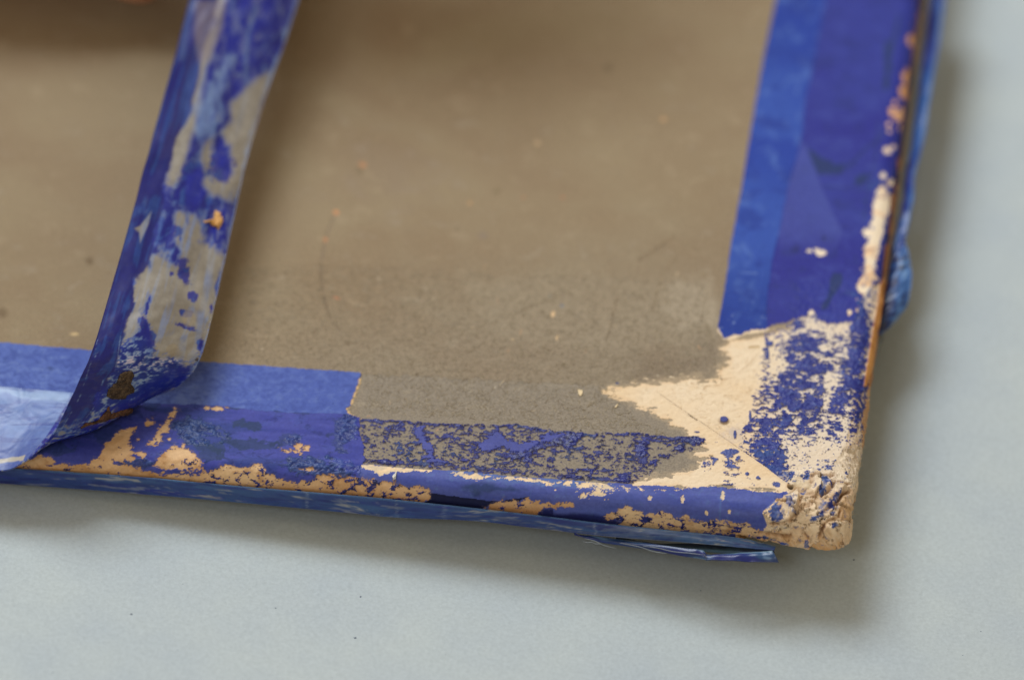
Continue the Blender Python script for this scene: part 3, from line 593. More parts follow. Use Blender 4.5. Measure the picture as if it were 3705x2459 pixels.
H += cm_ * (hgt - .05 * gap - .045) * (.25 + .75 * sm(NZ, .0, .8)); tint(cm_ * gap * .7, lin(86, 52, 28)); tint(cm_ * sm(hgt, .05, .08) * .4, lin(236, 218, 190))
bulge = F.blob(Z8((960, 1250))[0], 160, 90); H += .10 * sm(bulge)
H += .05 * sm(F.blob(Z8((650, 1230))[0], 120, 40))
flap = F.poly(Z8((205, 900), (360, 790), (500, 700), (650, 640), (668, 700), (655, 800), (600, 920), (545, 970), (400, 985), (300, 950)), 40)
lift = sm(flap, -3, 4); H += lift * (.05 + .08 * sm(F.U, 2790, 2880))
H += .05 * sm(F.poly(Z8((830, 470), (1050, 420), (1090, 480), (1080, 570), (950, 690), (850, 640)), 40), -2, 12)
H += .05 * sm(F.poly(Z8((960, 700), (1100, 600), (1110, 500), (1200, 500), (1270, 540), (1200, 640), (1040, 760)), 40), -2, 10)
for pts, w, dpt, dark in [(((820, 540), (830, 460), (900, 430), (1060, 410), (1090, 400)), 5, .05, .5), (((950, 680), (1030, 620), (1090, 560), (1100, 490), (1190, 490), (1290, 520)), 4.5, .07, .6),
        (((1010, 850), (1050, 800), (1110, 780), (1160, 730), (1230, 630), (1300, 620)), 7, .10, .75), (((930, 1140), (980, 1040), (1040, 985), (1180, 930), (1200, 850)), 5, .06, .5),
        (((770, 1230), (840, 1290), (910, 1325), (900, 1370)), 5, .10, .75), (((560, 965), (620, 900), (655, 840), (740, 800), (820, 780)), 6, .09, .75), (((310, 1000), (450, 1000), (560, 970)), 4, .04, .45),
        (((600, 1080), (700, 1100), (790, 1150)), 4, .05, .5), (((170, 1140), (280, 1150), (420, 1170), (560, 1160)), 5, .05, .55), (((540, 560), (600, 590), (700, 640), (850, 690)), 6, .04, .4), (((670, 800), (690, 700)), 3, .03, .3), (((-60, 1200), (60, 1230), (240, 1290)), 6, .07, .8)]:
    d = F.stroke(Z8(*pts), 40) + nC * .8
    w = w * 1.5; g = sm(1 - d / w) * sm(nB + 2.0, 0, 2.2); H -= g * dpt * .7; H += .010 * sm(1 - np.abs(d - w * 1.5) / w); tint(g * np.minimum(1, dark * 1.25), lin(66, 38, 20))
    tint(sm(1 - d / (w * 2.6)) * .28, lin(176, 122, 70))
hole = sm(F.blob(Z8((558, 555))[0], 12, 9) + nC * .05, 0, .5); H -= hole * .12; tint(hole, lin(28, 16, 14))
for (cx, cy, rx, ry, w, ro) in [(400, 890, 95, 85, 1, .3), (550, 770, 60, 95, .7, .5), (870, 595, 30, 26, 1, 0), (1095, 895, 34, 30, 1, 0), (1100, 1037, 28, 28, .9, 0), (770, 1210, 26, 44, 1, 0), (850, 960, 50, 36, .5, -.6), (960, 850, 60, 100, .5, .3),
        (1075, 775, 55, 50, 1, -.6), (1130, 700, 40, 90, .7, .6), (1190, 525, 26, 24, 1, 0), (1275, 372, 20, 18, .8, 0), (460, 420, 70, 60, .9, .5), (585, 410, 50, 60, .9, 0), (770, 400, 50, 50, .9, .5), (735, 465, 45, 40, .8, 0), (1010, 500, 50, 60, .6, .4), (950, 620, 45, 40, .6, 0), (1070, 520, 26, 40, .8, 0),
        (680, 1280, 22, 14, .6, 0), (1055, 655, 20, 18, .8, 0), (430, 1240, 100, 16, .6, .1), (160, 1190, 120, 20, 1, .1), (900, 1372, 18, 16, .9, 0), (700, 650, 40, 14, .8, 0), (1020, 300, 50, 22, .9, .4), (905, 270, 22, 14, .9, 0), (915, 335, 22, 14, .9, 0), (600, 880, 24, 16, .0, 0)]:
    g = F.blob(Z8((cx, cy))[0], rx * .30, ry * .30, ro) + nF * .36 + nC * .15 - .1
    mk = (g > (1 - w) * .4) & (cI | (F.V < 1720)); 
    setc(mk, mixf(mixf(lin(50, 60, 138), lin(84, 102, 160), sm(nF, -.8, 1.6)), lin(190, 180, 168), sm(nC + nF * .4, .3, 1.6) * .45), FLAKE, None, .5); H[mk] += .004
    tint((g > -.25) * sm(g, -.3, .1) * ~mk * .3, lin(120, 130, 170))
ft = cI & (nF * .7 + nC * .7 < thr(.05)) & (lab != FLAKE)
tint(ft * .6, lin(90, 100, 150))
# fuzzy worn edge up the right of the cream zone
fz = inS & (X0 > -.2) & (F.V > 1400) & ~cI
tint(fz * (lab != FLAKE) * .45, lin(196, 170, 136)); H += fz * .010 * nB
H += np.where(inS & ~cI, .003 * nC, 0)
# long tan shaving hanging over the right rim
sv = F.poly(Z9((430, 690), (450, 720), (410, 900), (380, 1100), (345, 1400), (290, 1568), (275, 1560), (300, 1400), (350, 1100), (385, 900), (405, 740)), 30)
setc((sv > -1) & (X0 > -.25), mixf(lin(200, 146, 84), lin(176, 120, 62), .5 + .5 * nB), EDGE, .03, .8)

Xf, Yf, Zf_ = X0 + NX * H, Y0 + NY * H, Z0 + NZ * H
CO = np.stack([Xf, Yf, Zf_], -1).reshape(-1, 3); CL = np.clip(col.reshape(-1, 3), 0, 1); RL = RG.ravel(); LB = lab.ravel()
FC = grid_faces(*sh)
keep = (rr.ravel()[FC].min(1) < SL)
FC = FC[keep]
FL = LB[FC[:, 0]].copy()

board = bpy.data.objects.new('worn_board', None); C.objects.link(board)
tag(board, label='thick grey board with a crushed corner, its edges bound in flaking blue paint and tape', category='board')
def dupcol(c): return c
PM = {
    GREY: ('grey_sheet', paint_material('grey_board_paper', spec=.2, bump=.5, nscale=30, contrast=.30, fibre=.6), None, None),
    CREAM: ('inner_paper', paint_material('cream_paper', spec=.2, bump=.22, nscale=24, contrast=.05, fibre=.10), 'cream inner paper bared where the grey has torn away', None),
    FOLD: ('folded_paper', None, 'cream flap folded over along the diagonal joint', None),
    EDGE: ('edge_paper', paint_material('tan_paper', spec=.2, bump=.5, nscale=20, contrast=.10, fibre=.12), 'tan paper showing through worn paint along the edges', 'stuff'),
    CORN: ('crushed_corner', paint_material('frayed_paper', spec=.2, bump=.7, nscale=14, contrast=.14, fibre=.25), 'frayed and split tan corner', None),
    PALEB: ('pale_strip', paint_material('matte_blue_cloth', spec=.12, bump=.5, nscale=14, contrast=.10), 'pale blue matte strip along the lower edge', None),
    PALER: ('pale_strip', None, 'bright blue matte strip beside the right edge', None),
    DARKB: ('blue_strip', paint_material('blue_film', spec=.10, bump=.2, nscale=16, contrast=.16), 'dark blue strip with tan scuffs along the lower edge', None),
    DARKR: ('blue_strip', None, 'smooth violet blue strip along the right edge', None),
    FLAKE: ('paint_flakes', paint_material('flaking_paint', spec=.3, bump=.35, nscale=20, contrast=.14), 'crumbs of blue paint left on the scraped paper', 'stuff'),
    RIM: ('rounded_edge', None, 'blue rounded lower edge between scraped zone and tape', None)}
mats = {k_: v_[1] for k_, v_ in PM.items()}
mats[FOLD] = mats[CREAM]; mats[PALER] = mats[PALEB]; mats[DARKR] = mats[DARKB]; mats[RIM] = mats[DARKB]
remap = np.empty(len(CO), np.int64)
for l_, (nm, _m, lb, kd) in PM.items():
    fs = FC[FL == l_]
    if not len(fs): continue
    used = np.unique(fs); remap[used] = np.arange(len(used))
    o = mesh_np(nm, CO[used], remap[fs], mats[l_], board, CL[used], RL[used])
    if lb: o['label'] = lb
    if kd: o['kind'] = kd
del Pg, Qg, CO, CL

def simple_mat(name, c, rough=.7, spec=.3, bump=.2, nscale=10, contrast=.12):
    m = bpy.data.materials.new(name); m.use_nodes = True; N = m.node_tree.nodes; L = m.node_tree.links; p = N['Principled BSDF']
    tc = N.new('ShaderNodeTexCoord'); n = N.new('ShaderNodeTexNoise'); n.inputs['Scale'].default_value = nscale; n.inputs['Detail'].default_value = 6
    L.new(tc.outputs['Object'], n.inputs['Vector'])
    cr = N.new('ShaderNodeValToRGB'); c = lin(*c); cr.color_ramp.elements[0].position = .3; cr.color_ramp.elements[1].position = .7
    cr.color_ramp.elements[0].color = (*(c * (1 - contrast)), 1); cr.color_ramp.elements[1].color = (*np.clip(c * (1 + contrast), 0, 1), 1)
    L.new(n.outputs['Fac'], cr.inputs[0]); L.new(cr.outputs[0], p.inputs['Base Color'])
    p.inputs['Roughness'].default_value = rough; p.inputs['Specular IOR Level'].default_value = spec
    b_ = N.new('ShaderNodeBump'); b_.inputs['Strength'].default_value = bump; b_.inputs['Distance'].default_value = .02
    L.new(n.outputs['Fac'], b_.inputs['Height']); L.new(b_.outputs[0], p.inputs['Normal'])
    return m
# underside of the board
bm = bmesh.new(); bmesh.ops.create_cube(bm, size=1)
for v in bm.verts: v.co = Vector((-15.2 if v.co.x < 0 else -.06, .06 if v.co.y < 0 else 20.6, -.60 if v.co.z < 0 else -.3))
me = bpy.data.meshes.new('board_core'); bm.to_mesh(me); bm.free(); me.materials.append(simple_mat('board_core', (120, 96, 66)))
o = bpy.data.objects.new('board_core', me); C.objects.link(o); o.parent = board

# ------------------------------------------------------------------ ribbons of tape
def ribbon(name, A, B, n, m, thick, colfn, mat, parent=None, bow=0.0, wob=0.0, seed=1, rgh=None):
    """surface between two 3-D curves, with real thickness; returns object"""
    A = spline(A, n); B = spline(B, n)
    s = np.linspace(0, 1, m)
    Pp = A[:, None, :] * (1 - s)[None, :, None] + B[:, None, :] * s[None, :, None]
    tu = np.gradient(Pp, axis=0); tv = np.gradient(Pp, axis=1); nn = np.cross(tu, tv); nn /= np.linalg.norm(nn, axis=2, keepdims=True) + 1e-9
    tt = np.linspace(0, 1, n)[:, None] * np.ones(m)[None]; ss = s[None] * np.ones(n)[:, None]
    L = np.linalg.norm(A[1:] - A[:-1], axis=1).sum(); W = np.linalg.norm(A - B, axis=1).mean()
    bw = bow(tt, ss) if callable(bow) else bow * np.sin(math.pi * ss)
    Pp = Pp + nn * (bw + wob * fbm(tt * L, ss * W, .5, .35, 3, seed))[..., None]
    U_, V_ = proj(Pp[..., 0], Pp[..., 1], Pp[..., 2])
    c, r = colfn(Field(U_, V_), tt * L, ss * W, tt, ss)
    top = Pp.reshape(-1, 3); bot = (Pp - nn * thick).reshape(-1, 3); N_ = n * m
    f = grid_faces(n, m); f2_ = f[:, ::-1] + N_
    idx = np.arange(N_).reshape(n, m); rim = np.concatenate([idx[:, 0], idx[-1, 1:], idx[::-1, -1][1:], idx[0, ::-1][1:-1]]); rn = np.roll(rim, -1)
    side_ = np.stack([rim, rn, rn + N_, rim + N_], 1)
    cc = c.reshape(-1, 3)
    return mesh_np(name, np.vstack([top, bot]), np.vstack([f, f2_, side_]), mat, parent, np.clip(np.vstack([cc, cc]), 0, 1), np.concatenate([r.ravel(), r.ravel()])), Pp, nn

film = paint_material('tape_film', spec=.5, bump=.08, nscale=9, contrast=.10)
tape_gloss = paint_material('glossy_tape', spec=.25, bump=.08, nscale=7, contrast=.12, coat=.24)

# tape stuck along the lower side of the board
def dpt(x, y, yy): return at_y(x * D, y * D, yy)
top_c = [(-60, 1074, -.03), (37, 1080, -.03), (300, 1098, -.035), (560, 1122, -.04), (829, 1144, -.04), (1100, 1172, -.05), (1250, 1189, -.06), (1403, 1208, -.07), (1560, 1224, -.08), (1700, 1240, -.08), (1790, 1262, -.09)]
bot_c = [(-60, 1108, -.045), (0, 1113, -.045), (300, 1135, -.05), (560, 1158, -.05), (829, 1183, -.06), (900, 1191, -.07), (1100, 1200, -.08), (1250, 1218, -.10), (1403, 1236, -.14), (1560, 1249, -.18), (1700, 1262, -.20), (1786, 1272, -.20)]
def sidecol(F_, x, y, tt, ss):
    n1 = fbm(x, y, .8, .12, 4, 71); n2 = fbm(x, y, .25, .06, 4, 72); n3 = fbm(x, y, 1.8, .4, 3, 73)
    c = mixf(lin(44, 62, 118), lin(58, 84, 128), .5 + .5 * n1); c = mixf(c, lin(40, 46, 124), sm(n2 + n3, .3, 1.4) * .8); c = mixf(c, lin(108, 118, 128), sm(n2 - n3, 1.5, 2.2) * .55)
    c = mixf(c, lin(30, 36, 96), sm(-n3, .4, 1.6) * .6); c = mixf(c, lin(96, 130, 160), sm(F_.U, 2000, 2500) * .25)
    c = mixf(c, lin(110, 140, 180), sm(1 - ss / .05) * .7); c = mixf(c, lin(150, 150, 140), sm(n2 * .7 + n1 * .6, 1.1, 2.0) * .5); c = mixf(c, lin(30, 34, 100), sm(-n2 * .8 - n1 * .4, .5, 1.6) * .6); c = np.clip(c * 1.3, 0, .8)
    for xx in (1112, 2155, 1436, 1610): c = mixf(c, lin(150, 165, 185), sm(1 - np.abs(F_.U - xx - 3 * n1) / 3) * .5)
    return c, np.full(x.shape, .38)
o, _, _ = ribbon('side_tape', [dpt(*p_) for p_ in top_c], [dpt(*p_) for p_ in bot_c], 700, 16, .02, sidecol, tape_gloss, board, bow=-.02, wob=.003)
o['label'] = 'strip of translucent blue tape along the lower side'
# the tape's loose folded end by the corner
def za(x, y, yy): q_ = ZA((x, y))[0]; return at_y(q_[0], q_[1], yy)
lt = [za(200, 292, -.06), za(440, 315, -.10), za(760, 362, -.20), za(960, 385, -.28), za(1250, 425, -.36), za(1420, 445, -.40), za(1480, 488, -.42), za(1700, 480, -.38), za(1880, 462, -.34), za(2085, 448, -.30)]
lb2 = [za(205, 300, -.08), za(440, 365, -.14), za(760, 415, -.28), za(960, 445, -.36), za(1250, 505, -.46), za(1420, 528, -.52), za(1480, 536, -.55), za(1700, 545, -.54), za(1900, 550, -.50), za(2145, 555, -.46)]
def loosecol(F_, x, y, tt, ss):
    n1 = fbm(x, y, .5, .08, 4, 81); n2 = fbm(x, y, .3, .12, 3, 82)
    c = mixf(lin(34, 52, 104), lin(60, 92, 130), .5 + .5 * n1); c = mixf(c, lin(36, 40, 120), sm(n2, 0, .8) * .7)
    c = mixf(c, lin(150, 178, 190), sm(1 - ss / .22 + .2 * n2) * .75 * sm(tt, .45, .6)); c = mixf(c, lin(130, 150, 180), sm(n1 - n2, 1.3, 2) * .6)  # pale highlight line painted along the tail's top edge
    return c, np.full(x.shape, .28)
o, _, _ = ribbon('loose_tape_end', lt, lb2, 240, 20, .015, loosecol, tape_gloss, board, bow=-.03, wob=.012, seed=5)
o['label'] = 'creased tape end hanging free below the corner'
# dark inner wing behind it
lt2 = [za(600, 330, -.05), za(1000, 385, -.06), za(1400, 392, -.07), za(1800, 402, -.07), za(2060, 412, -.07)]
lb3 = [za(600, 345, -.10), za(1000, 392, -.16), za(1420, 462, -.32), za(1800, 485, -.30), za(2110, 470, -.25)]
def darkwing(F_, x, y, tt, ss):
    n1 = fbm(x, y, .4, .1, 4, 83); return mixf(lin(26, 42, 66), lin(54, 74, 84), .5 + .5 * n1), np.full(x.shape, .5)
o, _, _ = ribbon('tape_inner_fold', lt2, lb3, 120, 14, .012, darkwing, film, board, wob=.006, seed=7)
# thin bright cord-like crease edges of the loose end
def tube(name, pts, rad, mat, parent, n=60, k=6):
    P_ = spline(pts, n); tg = np.gradient(P_, axis=0); tg /= np.linalg.norm(tg, axis=1, keepdims=True)
    a = np.cross(tg, [0, 0.2, 1.0]); a /= np.linalg.norm(a, axis=1, keepdims=True); b2 = np.cross(tg, a)
    th = np.linspace(0, 2 * math.pi, k, endpoint=False)
    rad_ = rad * (0.3 + .7 * np.sin(np.linspace(0.05, math.pi - .05, n)) ** .5)
    V_ = P_[:, None] + rad_[:, None, None] * (a[:, None] * np.cos(th)[None, :, None] + b2[:, None] * np.sin(th)[None, :, None])
    i, j = np.meshgrid(np.arange(n - 1), np.arange(k), indexing='ij'); j2 = (j + 1) % k
    f = np.stack([i * k + j, (i + 1) * k + j, (i + 1) * k + j2, i * k + j2], -1).reshape(-1, 4)
    return mesh_np(name, V_.reshape(-1, 3), f, mat, parent)
crease_m = simple_mat('tape_crease', (130, 140, 150), .3, .5)
for pts in [((290, 335), (330, 345), (375, 342), (410, 358), (470, 360)), ((310, 308), (400, 330), (490, 372), (600, 400)), ((640, 350), (820, 385), (960, 430), (1080, 450)), ((860, 378), (1000, 398), (1150, 432), (1300, 446), (1430, 462)), ((1432, 446), (1462, 486), (1476, 530))]:
    tube('tape_crease', [za(x_, y_, -.16 - .3 * min(1, x_ / 1400)) + np.array([0, -.06, 0]) for x_, y_ in pts], .006, crease_m, board)

# tape standing off the right side of the board, with a flared flap
def z9(x, y, xx): q_ = Z9((x, y))[0]; return at_x(q_[0], q_[1], xx)
def z5x(x, y, z): q_ = Z5((x, y))[0]; return at(q_[0], q_[1], z)
def z9z(x, y, z): q_ = Z9((x, y))[0]; return at(q_[0], q_[1], z)
ra = [z5x(1118, -140, -.5), z5x(1085, 0, -.5), z5x(1060, 160, -.5), z5x(1035, 400, -.5), z5x(1000, 640, -.5), z5x(975, 800, -.55), z9z(600, 60, -.5), z9z(560, 260, -.5), z9z(520, 420, -.5), z9z(480, 640, -.5), z9z(435, 840, -.5), z9z(400, 1000, -.5), z9z(370, 1130, -.5)]
rb = [z5x(1180, -140, -.30), z5x(1150, 0, -.3), z5x(1125, 180, -.3), z5x(1085, 430, -.3), z5x(1050, 640, -.3), z5x(1015, 800, -.34), z9z(680, 60, -.3), z9z(640, 250, -.34), z9z(612, 380, -.4), z9z(640, 470, -.4), z9z(668, 640, -.45), z9z(655, 800, -.5), z9z(610, 950, -.6)]
ra.append(z9z(385, 1140, -.55)); rb.append(z9z(430, 1130, -.7))
def rcol(F_, x, y, tt, ss):
    n1 = fbm(x, y, .5, .12, 4, 91); n2 = fbm(x, y, .12, .08, 4, 92); n3 = fbm(x, y, .9, .3, 3, 93)
    c = mixf(lin(26, 52, 134), lin(52, 98, 158), .5 + .5 * n1); c = mixf(c, lin(22, 30, 92), sm(n3, .2, 1.2) * .7)
    f = sm(F_.V, 880, 940)
    c = mixf(c, mixf(lin(24, 42, 96), lin(70, 116, 176), sm(ss + .25 * n2, .35, .8)), f)
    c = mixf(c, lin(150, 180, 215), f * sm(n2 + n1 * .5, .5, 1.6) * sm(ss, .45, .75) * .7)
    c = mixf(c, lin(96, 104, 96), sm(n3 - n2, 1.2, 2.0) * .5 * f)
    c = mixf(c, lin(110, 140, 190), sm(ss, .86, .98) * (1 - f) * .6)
    return c, np.full(x.shape, .3)
o, _, _ = ribbon('side_tape', ra, rb, 420, 30, .02, rcol, tape_gloss, board, bow=.05, wob=.012, seed=11)
o['label'] = 'blue tape standing off the right side with a flared flap'
# small translucent tail and frayed tip under it
o, _, _ = ribbon('tape_tail', [z9z(372, 1130, -.62), z9z(365, 1200, -.66), z9z(350, 1270, -.7), z9z(350, 1330, -.7)], [z9z(435, 1130, -.72), z9z(425, 1180, -.75), z9z(400, 1270, -.8), z9z(380, 1310, -.8)], 40, 10, .01,
      lambda F_, x, y, tt, ss: (mixf(lin(96, 100, 92), lin(40, 56, 104), sm(fbm(x, y, .15, .1, 3, 95) + tt, .8, 1.6)), np.full(x.shape, .4)), film, board, wob=.01)

# ------------------------------------------------------------------ the strip being peeled
rows = [((-350, 1062, .03), (-310, 868, .03)), ((-100, 1080, .03), (-65, 887, .03)), ((0, 1087, .05), (40, 896, .03)), ((45, 1074, .12), (120, 903, .03)), ((85, 1044, .3), (210, 912, .03)), ((125, 1000, .6), (300, 924, .05)),
        ((160, 930, .95), (388, 903, .25)), ((185, 875, 1.2), (438, 866, .5)), ((205, 830, 1.35), (465, 820, .68)), ((232, 750, 1.5), (483, 755, .8)), ((275, 600, 1.65), (507, 650, .9)), ((320, 440, 1.8), (537, 510, 1.0)),
        ((352, 320, 1.9), (565, 385, 1.1)), ((405, 130, 2.05), (612, 225, 1.2)), ((440, 0, 2.15), (662, 80, 1.3)), ((480, -160, 2.3), (712, -90, 1.4)), ((505, -260, 2.4), (740, -190, 1.45)), ((550, -480, 2.4), (780, -410, 1.5)), ((600, -720, 2.3), (825, -650, 1.5))]
pa = [at(a[0] * D, a[1] * D, a[2]) for a, _ in rows]; pb = [at(c[0] * D, c[1] * D, c[2]) for _, c in rows]
def peelbow(tt, ss):
    tt = tt * 18 / 16
    g = sm(tt, .42, .6)
    return -.20 * np.sin(math.pi * ss) ** 1.2 * np.exp(-((tt - .315) / .075) ** 2) + g * (.018 * fbm(tt * 9, ss * 1.4, .5, .5, 3, 44) - .10 * np.sin(math.pi * ss) + .025 * np.exp(-((ss - .24) / .08) ** 2))
def peelcol(F_, x, y, tt, ss):
    tt = tt * 18 / 16
    n1 = fbm(x, y, .5, .35, 4, 101); n2 = fbm(x, y, .14, .10, 4, 102, .6); n3 = fbm(x, y, .05, .04, 3, 103); n4 = fbm(x, y, .9, .07, 3, 104)
    bl = mixf(lin(30, 42, 152), lin(24, 32, 128), .5 + .5 * n1); bl = mixf(bl, lin(40, 84, 160), sm(n2 + n1, .6, 2.2) * .6)
    beige = mixf(lin(142, 138, 130), lin(126, 121, 112), .5 + .4 * n1); beige = mixf(beige, lin(142, 150, 166), sm(n4, 0, 1.5) * .4)
    g = np.full(x.shape, -12.0)                      # beige film amount in px
    for p_ in [Z4((540, -30), (620, -30), (600, 90), (570, 200), (540, 300), (520, 420), (490, 560), (450, 680), (430, 780), (400, 815), (365, 800), (380, 690), (330, 690), (345, 610), (370, 560), (400, 440), (440, 330), (480, 200)),
               Z4((845, 300), (800, 420), (770, 520), (740, 620), (720, 720), (690, 830), (650, 880), (570, 850), (520, 800), (540, 760), (515, 690), (530, 620), (575, 590), (560, 650), (600, 740), (650, 760), (640, 640), (600, 580), (650, 520), (640, 450), (700, 400), (760, 340)),
               Z4((400, 920), (440, 930), (470, 1000), (510, 1050), (600, 1100), (625, 1120), (600, 1250), (570, 1400), (530, 1530), (480, 1560), (310, 1560), (290, 1440), (280, 1350), (300, 1290), (240, 1260), (250, 1160), (290, 1110), (340, 1110), (400, 1150), (430, 1100), (400, 1050)),
               Z4((240, 1200), (290, 1250), (270, 1380), (250, 1450), (170, 1500), (180, 1400), (215, 1300)),
               Z4((460, 930), (490, 940), (530, 1040), (500, 1070), (460, 1040)),
               Z3((930, -20), (1340, -20), (1290, 180), (1240, 330), (1180, 400), (1130, 340), (960, 320), (970, 240), (940, 150))]:
        g = np.maximum(g, F_.poly(p_, 30))
    nz = 1 - .65 * sm(tt, .5, .75); gg = g + n2 * 9 * nz + n3 * 4 * nz
    beige = mixf(beige, lin(120, 134, 178), sm(n1 * .7 + n4 * .6, .2, 1.8) * .45); w = sm(gg, -8 - 12 * (1 - nz), 8 + 12 * (1 - nz))
    wash = sm(g + 16 + n2 * 9 * nz, 0, 14) * (.4 + .6 * nz)
    bl = mixf(bl, lin(96, 128, 200), sm(n4 + n2 * .6, .9, 2.2) * .5 * (1 - .9 * sm(tt, .55, .75))); c = mixf(bl, lin(128, 146, 196), wash * .55); c = mixf(c, beige, w)
    for (zz, cx, cy, rx, ry, ro) in [(Z4, 600, 730, 60, 60, .5), (Z4, 480, 1290, 22, 24, 0), (Z4, 450, 1210, 30, 36, 0), (Z4, 590, 1240, 14, 60, .1), (Z4, 430, 1360, 14, 14, 0), (Z4, 515, 1510, 20, 26, 0), (Z4, 560, 1345, 10, 20, 0), (Z3, 930, 210, 50, 90, -.4), (Z4, 270, 1430, 24, 60, -.3), (Z4, 440, 1420, 50, 14, .3),
            (Z4, 390, 1190, 12, 12, 0), (Z3, 1265, 250, 24, 40, .2), (Z3, 1195, 405, 22, 20, 0), (Z4, 470, 780, 60, 70, 0), (Z4, 490, 880, 90, 30, .2), (Z4, 350, 1010, 70, 50, 0), (Z4, 430, 1150, 40, 40, .6), (Z3, 1180, 60, 50, 20, -.2)]:
        s_ = .829 if zz is Z4 else .574
        c = mixf(c, bl, sm(F_.blob(zz((cx, cy))[0], rx * s_, ry * s_, ro) * 1.5 + n2 * .35, 0, .4) * .9)
    for (cx, cy, rx, ry) in [(1190, 90, 50, 65), (1090, 290, 50, 50)]:
        c = mixf(c, lin(140, 128, 104), sm(F_.blob(Z3((cx, cy))[0], rx * .574, ry * .574) * 3) * .6)
    # speckled foot of the strip
    sp_ = sm(F_.poly(Z3((760, 250), (900, 180), (1000, 330), (1160, 330), (1180, 400), (1050, 540), (880, 620), (700, 660), (560, 740), (640, 560), (700, 400)), 40), -8, 25)
    c = mixf(c, mixf(lin(24, 52, 132), lin(150, 170, 205), sm(n2 + n3 * .6, .0, 1.5)), sp_ * .6)
    c = mixf(c, lin(190, 180, 200), sp_ * sm(n2 + n3, 1.2, 2) * sm(1 - np.abs(F_.V - 1310) / 45) * .8)
    deep = sm(F_.poly(Z3((880, 520), (1130, 380), (1200, 410), (1170, 450), (1000, 580), (880, 650), (720, 690), (740, 620), (850, 600)), 40) + n2 * 5, -6, 10); c = mixf(c, lin(22, 36, 140), deep * .85)
    # dark folded-over left margin
    mg = sm(1 - (ss - .235 - .03 * n1) / .03) * sm(tt, .30, .36)
    c = mixf(c, mixf(lin(28, 32, 116), lin(36, 66, 140), sm(n4 + n1, .3, 1.8)), mg * .95)
    c = mixf(c, beige, sm(F_.poly(Z4((222, 998), (250, 985), (300, 920), (285, 980), (250, 1060), (245, 1010)), 20), -3, 3))
    for pts in [Z3((625, 205), (610, 235), (600, 330)), Z3((620, 290), (605, 330)), Z3((575, 360), (540, 470), (500, 590), (440, 700), (385, 790)), Z3((700, 520), (740, 350), (760, 200)), Z3((650, 480), (600, 640), (520, 750))]:
        c = mixf(c, lin(150, 165, 200), sm(1 - (F_.stroke(pts, 20) + n3) / 2.4) * .5 * sm(n2 + 1, 0, 1.5))
    # upper, blurred length: cool streaks, the centre one a soft highlight painted in
    c = mixf(c, lin(150, 168, 205), sm(1 - F_.stroke(Z4((640, 250), (590, 360), (560, 440), (530, 560)), 60) / 40 + n1 * .3 + n2 * .1) * .5)
    c = mixf(c, lin(120, 136, 176), sm(1 - F_.stroke(Z4((755, 30), (720, 150), (710, 260), (715, 360)), 40) / 14) * .6)
    c = mixf(c, lin(80, 100, 150), sm(1 - F_.stroke(Z4((480, 0), (450, 120), (430, 250)), 50) / 26) * .6)
    cen = sm(F_.poly(Z4((490, 0), (630, 0), (610, 140), (560, 260), (500, 280), (480, 150)), 30), -6, 14) * sm(700 - F_.V, 0, 50); c = mixf(c, lin(120, 112, 122), cen * .6)
    c = mixf(c, lin(150, 166, 204), sm(ss + .012 * n2, .955, .985) * sm(n4 + 1.2, 0, 1.5) * .6 * sm(tt, .4, .5))
    # flat length still stuck down: pale shiny film, a highlight stripe painted into its colour
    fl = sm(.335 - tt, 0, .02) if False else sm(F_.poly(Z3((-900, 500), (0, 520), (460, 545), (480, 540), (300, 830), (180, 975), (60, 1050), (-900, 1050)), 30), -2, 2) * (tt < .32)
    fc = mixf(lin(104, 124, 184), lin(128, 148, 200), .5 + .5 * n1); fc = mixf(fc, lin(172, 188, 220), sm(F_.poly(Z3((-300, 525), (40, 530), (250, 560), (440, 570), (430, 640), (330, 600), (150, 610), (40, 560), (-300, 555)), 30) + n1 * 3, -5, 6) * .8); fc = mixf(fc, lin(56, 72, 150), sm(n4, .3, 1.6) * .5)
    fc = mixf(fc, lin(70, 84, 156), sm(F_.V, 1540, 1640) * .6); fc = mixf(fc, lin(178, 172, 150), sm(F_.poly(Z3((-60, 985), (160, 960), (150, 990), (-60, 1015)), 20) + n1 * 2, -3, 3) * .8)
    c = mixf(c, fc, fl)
    r = np.where(tt < .31, .30, .44) + .06 * sm(n1, 0, 1)
    return c, r
tape = bpy.data.objects.new('peeled_tape', None); C.objects.link(tape); 
tag(tape, label='long tape strip smeared with blue paint, curling up off the lower left board edge', category='tape')
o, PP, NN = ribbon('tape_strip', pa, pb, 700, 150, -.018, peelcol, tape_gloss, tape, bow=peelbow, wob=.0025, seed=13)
Up, Vp = proj(PP[..., 0], PP[..., 1], PP[..., 2])
